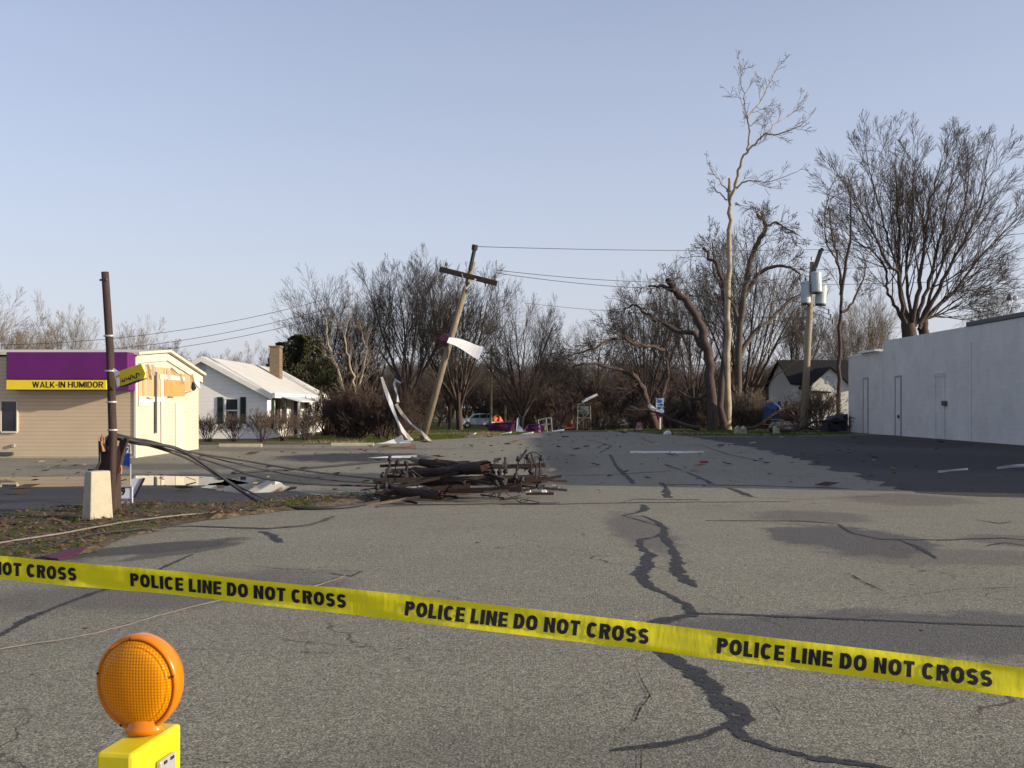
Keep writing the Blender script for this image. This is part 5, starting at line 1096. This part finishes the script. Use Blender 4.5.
def crossarm(p0, p1, wd, label, pins, seed, m):
    g = random.Random(seed); p0 = Vector(p0); p1 = Vector(p1); o = thing('fallen_crossarm', label, 'crossarm', (p0 + p1) / 2, group=None); part('beam', MB().bar(p0, p1, wd * .8, wd * .85), m, o, bevel=.006)
    for t_ in pins:
        c = p0.lerp(p1, t_); h = g.uniform(.06, .13); l = Vector((g.uniform(-.05, .05), g.uniform(-.03, .03), h)); s = g.choice((1, 1, -1)) if c.z > .3 else 1
        part('pin', MB().tube([c - l * s * .6, c + l * s], .014, 6), m_rust, o); M_ = Matrix.Translation(c + l * s) @ (l * s).to_track_quat('Z', 'Y').to_matrix().to_4x4()
        part('insulator', MB().lathe([(.02, -.01), (.042, .0), (.048, .03), (.03, .05), (.036, .07), (.02, .09)], 8, M_), m_black, o, smooth=True)
m_arm = mat('weathered_crossarm', (.048, .036, .030), .9, .4, 4, .2, bump=.5, stretch=(1, 6, 6)); m_arm2 = mat('dark_crossarm', (.028, .019, .017), .9, .4, 4, .2, stretch=(1, 6, 6))
crossarm(P(373, 481, 17.4), P(540, 477, 17.5), .10, 'long front crossarm running the full width of the wreckage', (.04, .16, .2, .78, .93, .97), 1, m_arm)
crossarm(P(390, 471, 18.4), P(546, 465, 18.2), .09, 'rear crossarm with insulators standing up on the right', (.03, .12, .65, .70, .88, .95), 2, m_arm)
crossarm(P(375, 494, 17.0), P(470, 486, 17.3), .10, 'lowest crossarm at the left front of the wreckage', (.02, .1, .9), 3, m_arm2)
crossarm(P(448, 491, 17.1), P(522, 489, 17.0), .10, 'dark crossarm lying at the right front of the wreckage', (.7, .8, .97), 4, m_arm2)
crossarm(P(455, 463, 18.9), P(534, 468, 18.6), .07, 'thin crossarm at the back right of the wreckage', (.5, .8, .9), 5, m_arm)
crossarm(P(485, 474, 17.6), P(506, 481, 17.2), .10, 'short beam slanting down right of the cut end', (), 6, m_arm)
crossarm(P(408, 484, 17.5), P(488, 478, 17.7), .09, 'middle crossarm between the pole pieces', (.1,), 7, m_arm2)
crossarm(P(380, 466, 18.8), P(470, 462, 18.9), .06, 'thin dark beam at the back left of the wreckage', (.1, .3), 11, m_arm2)
crossarm(P(500, 486, 17.2), P(547, 481, 17.6), .06, 'short dark beam at the right end of the wreckage', (.3, .8), 12, m_arm2)
crossarm(P(384, 476, 18.0), P(455, 481, 17.6), .07, 'sloping dark beam in the left half of the wreckage', (.05,), 13, m_arm2)
crossarm(P(362, 506, 16.4), P(420, 497, 16.6), .05, 'pale splintered batten trailing left in front of the wreckage', (), 8, mat('dull_batten', (.17, .12, .08), .9, .3, 4))
g = random.Random(9)
def clamp(px, py, Y, L, ang, label, r=.02):
    c = P(px, py, Y); d = Vector((math.cos(ang), 0, math.sin(ang))) * L * .36; o = thing('pole_hardware', label, 'hardware', c, group='loose bolts and brackets in the wreckage')
    part('bolt', MB().tube([c - d, c + d], r, 6), m_rust, o); part('plate', MB().bar(c - d * .2 + Vector((0, 0, -.04)), c - d * .2 + Vector((0, 0, .04)), .08, .03), m_dark_metal, o)
for px, py, L, a in ((388, 469, .45, 1.25), (406, 474, .4, 1.4), (386, 487, .4, 1.1), (392, 483, .25, .3), (505, 463, .28, 1.5), (523, 455, .32, .95), (531, 469, .38, 1.55), (536, 472, .35, 1.5), (540, 470, .4, 1.6), (516, 474, .4, 1.4), (497, 460, .2, .4), (529, 489, .35, .2), (520, 486, .25, 1.2), (501, 489, .25, 1.4), (533, 459, .3, 1.9), (541, 487, .2, .5)):
    clamp(px, py, 17.5 + g.uniform(-.3, .5), L, a, 'rusty bolt with plate tangled in the pole wreckage')
for k in range(9):
    c = Vector((g.uniform(-2.2, .6), g.uniform(16.6, 18.8), .06)); pts = [c]
    for i in range(6): c = c + Vector((g.uniform(-.35, .35), g.uniform(-.15, .15), g.uniform(-.15, .2))); c.z = min(max(.02, c.z), .55); pts.append(c)
    cable(pts, .007, 'thin loose wire coiled in the pole wreckage', seed=20 + k, sub=4)['group'] = 'loose wires in the wreckage'
cable([P(545, 466, 18), P(541, 456, 18.1), P(533, 452, 18.2), P(526, 456, 18.3), P(524, 465, 18.2)], .008, 'looped wire arching at the right end of the wreckage', seed=40)
for k in range(26):
    c = Vector((g.uniform(-2.2, .55), g.uniform(16.7, 18.6), g.uniform(.03, .42))); L = g.uniform(.25, 1.1); a = g.uniform(-.5, .5); d = Vector((math.cos(a), math.sin(a), g.uniform(-.25, .25))) * L / 2
    p0, p1 = c - d, c + d; p0.z = max(p0.z, .02); p1.z = max(p1.z, .02); solo('splintered_batten', MB().bar(p0, p1, g.uniform(.02, .07), g.uniform(.015, .05)), g.choice((m_log, m_arm2, m_arm)), 'splintered batten or shard of dark wood jammed in the pole wreckage', 'wood shard', 'wood shards in the pole wreckage')
m_scrapwhite = mat('porcelain', (.45, .45, .45), .3, .1, 3, .5)
for px, py in ((519, 487), (524, 489), (540, 489), (553, 487), (548, 491)):
    q = G(px, py + 3.5); solo('broken_insulator', MB().lathe([(.03, 0), (.06, .02), (.06, .05), (.035, .07), (.05, .1), (.02, .13)], 10, Matrix.Translation(q) @ Matrix.Rotation(g.uniform(.6, 1.6), 4, 'Y')), m_scrapwhite if px in (524, 540) else m_dark_metal, 'broken insulator lying at the right end of the wreckage', 'insulator', 'broken insulators right of the wreckage', smooth=True)

# ------------------------------------------------------------------ far wreckage and car
def suv(px, Y, label):
    z = tz(Y); o = thing('parked_car', label, 'car', ((px - 512) / F * Y, Y, z)); pr = [(-2.1, .35), (-2.15, .85), (-1.95, 1.05), (-1.1, 1.15), (-.55, 1.62), (.2, 1.70), (1.5, 1.66), (2.0, 1.15), (2.15, 1.0), (2.12, .38)]
    W2 = .88; body = MB(); body.prism([(x, -W2, zz) for x, zz in pr], (0, 2 * W2, 0)); part('body', body, mat('white_car_paint', (.66, .68, .70), .25, .03, 2, .5), o, world=False, bevel=.10)
    for a in ([(-.98, 1.17), (-.5, 1.54), (.02, 1.58), (.02, 1.17)], [(.10, 1.17), (.10, 1.58), (.85, 1.58), (.85, 1.17)], [(.93, 1.17), (.93, 1.57), (1.45, 1.54), (1.75, 1.18)]):
        for s in (-1, 1):
            q = part('window', MB().prism([(x, s * (W2 + .004), zz) for x, zz in a], (0, -s * .03, 0)), m_glass, o, world=False)
    for x in (-1.35, 1.35):
        for s in (-1, 1):
            wq = part('wheel', MB().lathe([(.25, -.12), (.36, -.1), (.36, .1), (.25, .12)], 20, Matrix.Translation((x, s * .80, .36)) @ Matrix.Rotation(R(90), 4, 'X')), m_black, o, world=False); part('rim', MB().lathe([(.05, -.13), (.21, -.125), (.21, .125), (.05, .13)], 14, Matrix.Translation((x, s * .80, .36)) @ Matrix.Rotation(R(90), 4, 'X')), m_galv, wq, world=False)
    part('bumper', MB().box((-2.22, -.8, .35), (-2.08, .8, .6)), m_black, o, world=False, bevel=.03); part('headlight', MB().box((-2.17, -.8, .75), (-2.05, -.5, .92)), m_scrapwhite, o, world=False); part('headlight', MB().box((-2.17, .5, .75), (-2.05, .8, .92)), m_scrapwhite, o, world=False)
    return o
suv(478.5, 119, 'white car parked beyond the grass left of the purple wreckage').rotation_euler.z = R(8)
def crumple(name, pts, th, m, label, cat, seed, amp=.12):
    """a bent sheet or box: an outline with a middle fan pushed in and out, given thickness"""
    g = random.Random(seed); pts = [Vector(p) for p in pts]; n = len(pts); c = sum(pts, Vector()) / n; V = pts + [p.lerp(c, .5) + Vector((g.uniform(-amp, amp), g.uniform(-amp, amp) * 2, g.uniform(-amp, amp))) for p in pts] + [c]
    Fr = [(k, (k+1) % n, n+(k+1) % n, n+k) for k in range(n)] + [(n+k, n+(k+1) % n, 2*n) for k in range(n)]; b = [v_ + Vector((0, th, 0)) for v_ in V]; m_ = len(V)
    Fb = [tuple(m_ + i for i in f)[::-1] for f in Fr]; Fs = [((k+1) % n, k, m_+k, m_+(k+1) % n) for k in range(n)]
    return solo(name, MB().add(V + b, Fr + Fb + Fs), m, label, cat)
m_purple2 = mat('scuffed_purple_vinyl', (.10, .018, .085), .5, .25, 2, .4)
crumple('wrecked_awning', [P(488, 433, 62), P(488, 423.5, 62), P(500, 422.5, 62), P(515, 422, 62), P(514, 434, 62)], .9, mat('dark_plum_vinyl', (.055, .008, .04), .5, .2, 2), 'boxy purple awning piece dumped on the grass by the parked car', 'awning wreck', 1, .06)
crumple('wrecked_awning', [P(522, 432, 62), P(528, 425, 62), P(540, 424, 62), P(545, 427, 62), P(542, 434, 62), P(530, 435, 62)], .7, m_purple2, 'crushed lighter purple awning piece near the metal frame', 'awning wreck', 2, .15)
crumple('blue_white_scrap', [P(516, 432, 61.5), P(517, 419, 61.5), P(519, 417, 61.5), P(520, 427, 61.5), P(524, 432, 61.5)], .2, mat('blue_white_cloth', (.35, .38, .5), .7, .4, 3), 'blue and white scrap between the two purple awning pieces', 'scrap', 3, .06)
crumple('orange_wreck', [P(492, 423, 63), P(493, 418, 63), P(496, 415, 63), P(500, 416, 63), P(503, 421, 63), P(504, 423, 63)], .5, mat('orange_plastic', (.62, .12, .04), .6, .15, 3), 'crumpled orange plastic heap on top of the purple awning', 'plastic heap', 4, .08)
crumple('bent_sheet', [P(491, 425, 62.9), P(492, 421.2, 62.9), P(503, 421.5, 62.9), P(505, 424, 62.9)], .3, m_white_metal, 'bent white sheet under the orange heap', 'sheet', 5, .04)
for (x0, x1, y, Y, lab) in ((521, 532, 435.5, 55.5, 'white panel lying at the grass edge below the blue and white scrap'), (468, 474, 436.5, 53.7, 'small white panel on the grass below the parked car'), (500, 510, 436, 56, 'low white panel below the purple awning box'), (552, 563, 431, 62, 'pale flat panel right of the metal frame')):
    a, b = P(x0, y, Y), P(x1, y - 1.6, Y); solo('fallen_sheet', MB().prism([(a.x, Y, .03), (b.x, Y - .2, .10), (b.x + .1, Y + .5, .16), (a.x + .15, Y + .5, .06)], (0, 0, .04)), m_white_metal, lab, 'sheet')
m_dullgalv = mat('dull_galvanised', (.16, .17, .165), .6, .3, 4, .3)
fr = thing('tube_frame', 'bent grey metal tube frame right of the crushed purple awning', 'metal frame', (P(546, 430, 64).x, 64, 0)); mb = MB()
for a, b in (((538, 420), (551, 417.5)), ((551, 417.5), (552, 432)), ((546, 418.5), (547, 432)), ((538, 420), (540, 431)), ((541, 425), (552, 424)), ((551, 417.5), (549, 419))): mb.tube([P(*a, 64), P(*b, 64)], .05, 6)
part('tube', mb, m_dullgalv, fr)
rk = thing('metal_rack', 'metal rack with a tilted white panel on top, right of the road end', 'rack', (P(585, 428, 74).x, 74, tz(74))); mb = MB()
for a, b in (((578, 404), (577, 430)), ((590, 404), (591, 430)), ((578, 404), (590, 404)), ((577, 411), (591, 411)), ((577, 418), (591, 418)), ((577, 424), (591, 411)), ((584, 404), (583, 430))): mb.tube([P(*a, 74), P(*b, 74)], .04, 6); mb.tube([P(*a, 75), P(*b, 75)], .04, 6)
part('tube', mb, m_dullgalv, rk); part('panel', MB().prism([P(582, 400.5, 74), P(597, 393.5, 74), P(598, 395.5, 74), P(583, 403, 74)], (0, .9, 0)), m_white_metal, rk)
part('box', MB().box(tuple(P(580, 414, 74.2)), tuple(P(588, 406, 74.8))), mat('grey_green_box', (.16, .19, .17), .6, .2, 3), rk)
fs = thing('roadside_sign', 'small white and blue upright sign in the fallen limbs', 'sign', (P(660, 430, 68).x, 68, tz(68)))
part('sign_face', MB().box(tuple(P(656, 413, 68)), tuple(P(664, 398, 68) + Vector((0, .05, 0)))), mat('sign_white_blue', (.50, .56, .66), .5, .1, 3), fs); part('post', MB().tube([P(660, 413, 68.08), (P(660, 413, 68).x, 68.08, tz(68))], .04, 6), m_galv, fs)
mb = MB()
for y0, y1, xa, xb in ((400, 402.5, 658, 662), (404, 405.5, 658, 663), (407, 409, 657.5, 661)): mb.box(tuple(P(xa, y1, 67.98)), tuple(P(xb, y0, 67.98) + Vector((0, .015, 0))))
part('marks', mb, m_blue, fs); part('lower_panel', MB().box(tuple(P(656.5, 417, 68)), tuple(P(663.5, 413.5, 68) + Vector((0, .05, 0)))), m_purple2, fs)
solo('leaning_plank', MB().bar(P(649, 405, 68), P(656, 411, 68), .15, .25), m_white_metal, 'pale plank leaning left of the white and blue sign', 'plank')
crumple('white_bag', [P(664, 434.5, 57), P(665, 432, 57), P(668, 430.5, 57), P(671, 432, 57), P(672, 434.5, 57)], .4, m_white, 'small white crumpled bag on the grass edge', 'bag', 7, .03)
crumple('small_house_sign', [P(611, 414, 120), P(611, 410.5, 120), P(616, 410.5, 120), P(616, 414, 120)], .2, m_white, 'tiny white yard sign on the far lawn', 'yard sign', 8, .02)
crumple('blue_tarp', [P(766, 420, 70), P(767, 407, 70), P(772, 402, 70), P(779, 405, 70), P(784, 414, 70), P(785, 422, 70)], 1.0, mat('blue_tarp', (.035, .07, .19), .6, .3, 2), 'blue tarp heap left of the dark-roofed house', 'tarp', 9, .25)
crumple('red_wreck', [P(782, 420, 69), P(784, 410, 69), P(790, 408, 69), P(796, 416, 69), P(794, 422, 69)], .7, mat('dark_red_wreck', (.15, .035, .03), .7, .3, 2), 'dark red wreck piece right of the blue tarp', 'wreck', 10, .2)
crumple('navy_tarp', [P(826, 432, 62.5), P(829, 421, 62.5), P(836, 416, 62.5), P(843, 417, 62.5), P(848, 414, 62.5), P(848, 431, 62.5)], 1.2, mat('navy_tarp', (.02, .024, .045), .6, .4, 2), 'dark navy tarp heap against the far end of the white building', 'tarp', 11, .3)
crumple('pink_scrap', [P(636, 430, 64), P(638, 423, 64), P(641, 422, 64), P(643, 430, 64)], .3, mat('pink_scrap', (.42, .22, .24), .8, .2, 3), 'pinkish scrap left of the white blue sign', 'scrap', 12, .06)
crumple('dark_red_scrap', [P(565, 429, 75), P(568, 421, 75), P(573, 419, 75), P(576, 428, 75)], .5, mat('rusty_red_scrap', (.20, .06, .04), .8, .2, 3), 'rusty red scrap left of the metal rack', 'scrap', 13, .1)
for px, py, lab in ((738, 434.5, 'left of two pale stones before the round tan shrub'), (744, 434, 'right of two pale stones before the round tan shrub'), (777, 434, 'pale broken block left of the transformer pole')):
    q = P(px, py, 58); crumple('pale_stone', [(q.x - .18, 58, 0), (q.x - .15, 58, .35), (q.x, 58, .48), (q.x + .14, 58, .3), (q.x + .18, 58, 0)], .3, m_concrete, lab, 'stone', int(px), .05)

# ------------------------------------------------------------------ police tape
def Dt(x): return 1 / (.339 + 6.8e-5 * (x - 527))
cy_pts = [(-250, 550), (0, 569), (120, 577.5), (237, 590), (380, 604.5), (527, 621), (700, 643.5), (855, 664), (960, 675), (1024, 682), (1200, 703), (1400, 728)]
cys = np.array(cy_pts, float)
def ty(x):   # smooth through the points
    c = np.polyfit(cys[:, 0], cys[:, 1], 4); return float(np.polyval(c, x))
xs = np.linspace(-250, 1400, 331); cen = []
for x in xs: p = P(x, ty(x), Dt(x)); cen.append(p)
arc = [0]
for a, b in zip(cen, cen[1:]): arc.append(arc[-1] + (b - a).length)
arc = np.array(arc); cx_ = np.array([c[:] for c in cen])
TW = .0765
def tape_pt(s, v, off=0.):
    c = Vector([float(np.interp(s, arc, cx_[:, i])) for i in range(3)]); c2 = Vector([float(np.interp(s + .01, arc, cx_[:, i])) for i in range(3)]); d = (c2 - c).normalized()
    tilt = .20 * math.sin(1.3 * s + .4) + .10 * math.sin(4.1 * s); up = (Vector((0, 0, 1)) - d * d.z).normalized(); nrm = d.cross(up).normalized()
    if nrm.y > 0: nrm = -nrm
    up2 = up * math.cos(tilt) + nrm * math.sin(tilt); n2 = nrm * math.cos(tilt) - up * math.sin(tilt)
    bow = .005 * math.sin(9 * s + 3 * v) * v * v + .004 * math.sin(2.2 * s) * (1 - v * v) + .0009 * math.sin(31 * s + 2 * v) * math.sin(3.7 * s) + .0005 * math.sin(57 * s - 4 * v) * v
    return c + up2 * v * TW / 2 + n2 * (bow + off)
tape = thing('police_tape', 'yellow POLICE LINE DO NOT CROSS tape stretched across the foreground', 'barrier tape', tuple(cen[len(cen)//2]))
mb = MB(); NS, NV = 1400, 8; V = []
for i in range(NS + 1):
    s = arc[-1] * i / NS
    for k in range(NV + 1): V.append(tape_pt(s, -1 + 2 * k / NV))
mb.add(V, [(i*(NV+1)+k, (i+1)*(NV+1)+k, (i+1)*(NV+1)+k+1, i*(NV+1)+k+1) for i in range(NS) for k in range(NV)])
mt = NT('yellow_tape_plastic'); c = mt.mix(mt.ramp(mt.noise(7, 3, .5), .3, .7), (.80, .72, .008), (.90, .82, .012)); mt.bump(mt.noise(9, 3, .5, stretch=(3, 3, .6)), .35, .01); m_tape = mt.out(c, .27, .5)
tr = mt.n('ShaderNodeBsdfTranslucent'); tr.inputs[0].default_value = (.8, .68, .02, 1); ms = mt.n('ShaderNodeMixShader'); ms.inputs[0].default_value = .28
mt.l(mt.b.outputs[0], ms.inputs[1]); mt.l(tr.outputs[0], ms.inputs[2]); mt.l(ms.outputs[0], mt.t.nodes['Material Output'].inputs[0])
part('ribbon', mb, m_tape, tape, smooth=True)
v, f, wd = grotesque('POLICE LINE DO NOT CROSS')
for (x0, x1) in ((-118, 77), (130.5, 346), (405, 649), (717, 992), (1046, 1362)):
    s0_, s1_ = np.interp([x0, x1], xs, arc)
    part('lettering', MB().add([tape_pt(s0_ + q[0] / wd * (s1_ - s0_), -.56 + 1.10 * q[1], .0024) for q in v], f), m_blackpaint, tape)
# stakes that hold the tape, outside the picture
for c, lab in ((cen[0], 'wooden stake holding the left end of the police tape'), (cen[-1], 'wooden stake holding the right end of the police tape')):
    o = thing('tape_stake', lab, 'stake', (c.x, c.y + .03, 0)); part('stake', MB().box((c.x - .03, c.y + .005, -.05), (c.x + .03, c.y + .055, c.z + .15)), m_wood_pole, o)

# ------------------------------------------------------------------ amber warning light on its barricade
D0 = 2.04; ctr = P(138.5, 682.5, D0)
m_am = NT('amber_lens'); sp3 = m_am.n('ShaderNodeSeparateXYZ'); m_am.l(m_am.tc.outputs['Object'], sp3.inputs[0])
wl = thing('warning_light', 'round amber warning light on a yellow battery case', 'warning light', (ctr.x, D0, .70))
fx = m_am.math('ABSOLUTE', m_am.math('SINE', m_am.math('MULTIPLY', sp3.outputs[0], 520.))); fz = m_am.math('ABSOLUTE', m_am.math('SINE', m_am.math('MULTIPLY', sp3.outputs[2], 520.)))
m_am.bump(m_am.math('MULTIPLY', fx, fz), .30, .002); m_amber = m_am.out(m_am.mix(m_am.ramp(m_am.math('MULTIPLY', fx, fz), .0, .8), (.74, .24, .002), (1., .42, .006)), .10, .5)
m_am.b.inputs['Transmission Weight'].default_value = .32; m_am.b.inputs['IOR'].default_value = 1.3
m_rim = NT('amber_housing'); m_rim.b.inputs['Transmission Weight'].default_value = .25; m_rimm = m_rim.out((.80, .235, .003), .22, .5)
Rl = .0945; Mf = Matrix.Translation(ctr) @ Matrix.Rotation(R(-9), 4, 'Z') @ Matrix.Rotation(R(90 + 3), 4, 'X') @ Matrix.Diagonal((.915, 1.03, 1, 1))      # local z looks back to the camera (-Y)
hs = part('housing', MB().lathe([(Rl * .55, -.056), (Rl * .86, -.046), (Rl * .98, -.022), (Rl, -.006), (Rl, .006), (Rl * .97, .011), (Rl * .91, .012), (Rl * .90, .006), (Rl * .88, -.004), (Rl * .3, -.044)], 48, Mf), m_rimm, wl, smooth=True)
part('reflector', MB().lathe([(.004, -.038), (Rl * .15, -.036), (Rl * .35, -.028), (Rl * .55, -.017), (Rl * .74, -.004), (Rl * .86, .005), (Rl * .87, .006)], 40, Mf), mat('bright_reflector', (.9, .85, .7), .16, .05, 5, .8, .9), wl, smooth=True)
prof = [(Rl * .90, .009), (Rl * .885, .0125), (Rl * .84, .0125), (Rl * .83, .0165), (Rl * .80, .0185)] + [(Rl * .79 * math.cos(a), .0165 + .016 * math.sin(a)) for a in [R(x) for x in range(6, 91, 7)]]; prof[-1] = (.0005, .0325)
part('lens', MB().lathe(prof, 48, Mf), m_amber, wl, smooth=True)
for a in (96, 168, 12, 246, 290):
    part('screw', MB().lathe([(.0026, 0), (.0026, .003), (.0015, .004)], 8, Mf @ Matrix.Translation((Rl * .945 * math.cos(R(a)), Rl * .945 * math.sin(R(a)) , .011))), m_rust, wl)
zt = P(0, 737, 1.99).z
part('neck', MB().lathe([(.034, -.006), (.034, .004), (.030, .008), (.026, .03)], 28, Matrix.Translation((ctr.x + .012, D0 + .0, zt)) @ Matrix.Diagonal((1.1, .75, 1, 1))), m_rimm, wl, smooth=True)
m_case = mat('yellow_battery_case', (.66, .55, .012), .42, .10, 9, .45)
cxl, cxr, cyf, cyb = -.772, -.700, 1.93, 2.125
Mc = Matrix.Translation(((cxl + cxr) / 2, (cyf + cyb) / 2, 0)) @ Matrix.Rotation(R(-9), 4, 'Z'); hw, hd = (cxr - cxl) / 2 + .002, (cyb - cyf) / 2
mb = MB().box((-hw, -hd, .71), (hw, hd, zt - .012), Mc); cs = part('battery_case', mb, m_case, wl, bevel=.008)
lt = part('latch', MB().box((hw + .001, -.012, zt - .13), (hw + .012, .052, zt - .055), Mc), m_galv, cs, bevel=.004); part('latch_hole', MB().box((hw + .0125, .0, zt - .064), (hw + .0135, .012, zt - .058), Mc).box((hw + .0125, .026, zt - .064), (hw + .0135, .040, zt - .058), Mc), m_rust, lt)
bar = thing('barricade', 'folding barricade with striped rail carrying the warning light', 'barricade', (ctr.x - .2, 2.05, 0))
part('rail', MB().box((-1.45, 2.04, .50), (-.35, 2.065, .705)), m_white, bar); part('rail', MB().box((-1.45, 2.04, .15), (-.35, 2.065, .32)), m_white, bar)
m_or = mat('orange_reflective', (.85, .20, .02), .5, .05, 3); mb = MB()
for k in range(5): x = -1.40 + k * .21; mb.prism([(x, 2.036, .502), (x + .1, 2.036, .502), (x + .19, 2.036, .703), (x + .09, 2.036, .703)], (0, .003, 0))
part('stripes', mb, m_or, bar)
for x in (-1.40, -.42):
    part('leg', MB().bar((x, 2.08, .72), (x, 1.84, 0), .04, .03), m_galv, bar); part('leg', MB().bar((x, 2.09, .72), (x, 2.36, 0), .04, .03), m_galv, bar)
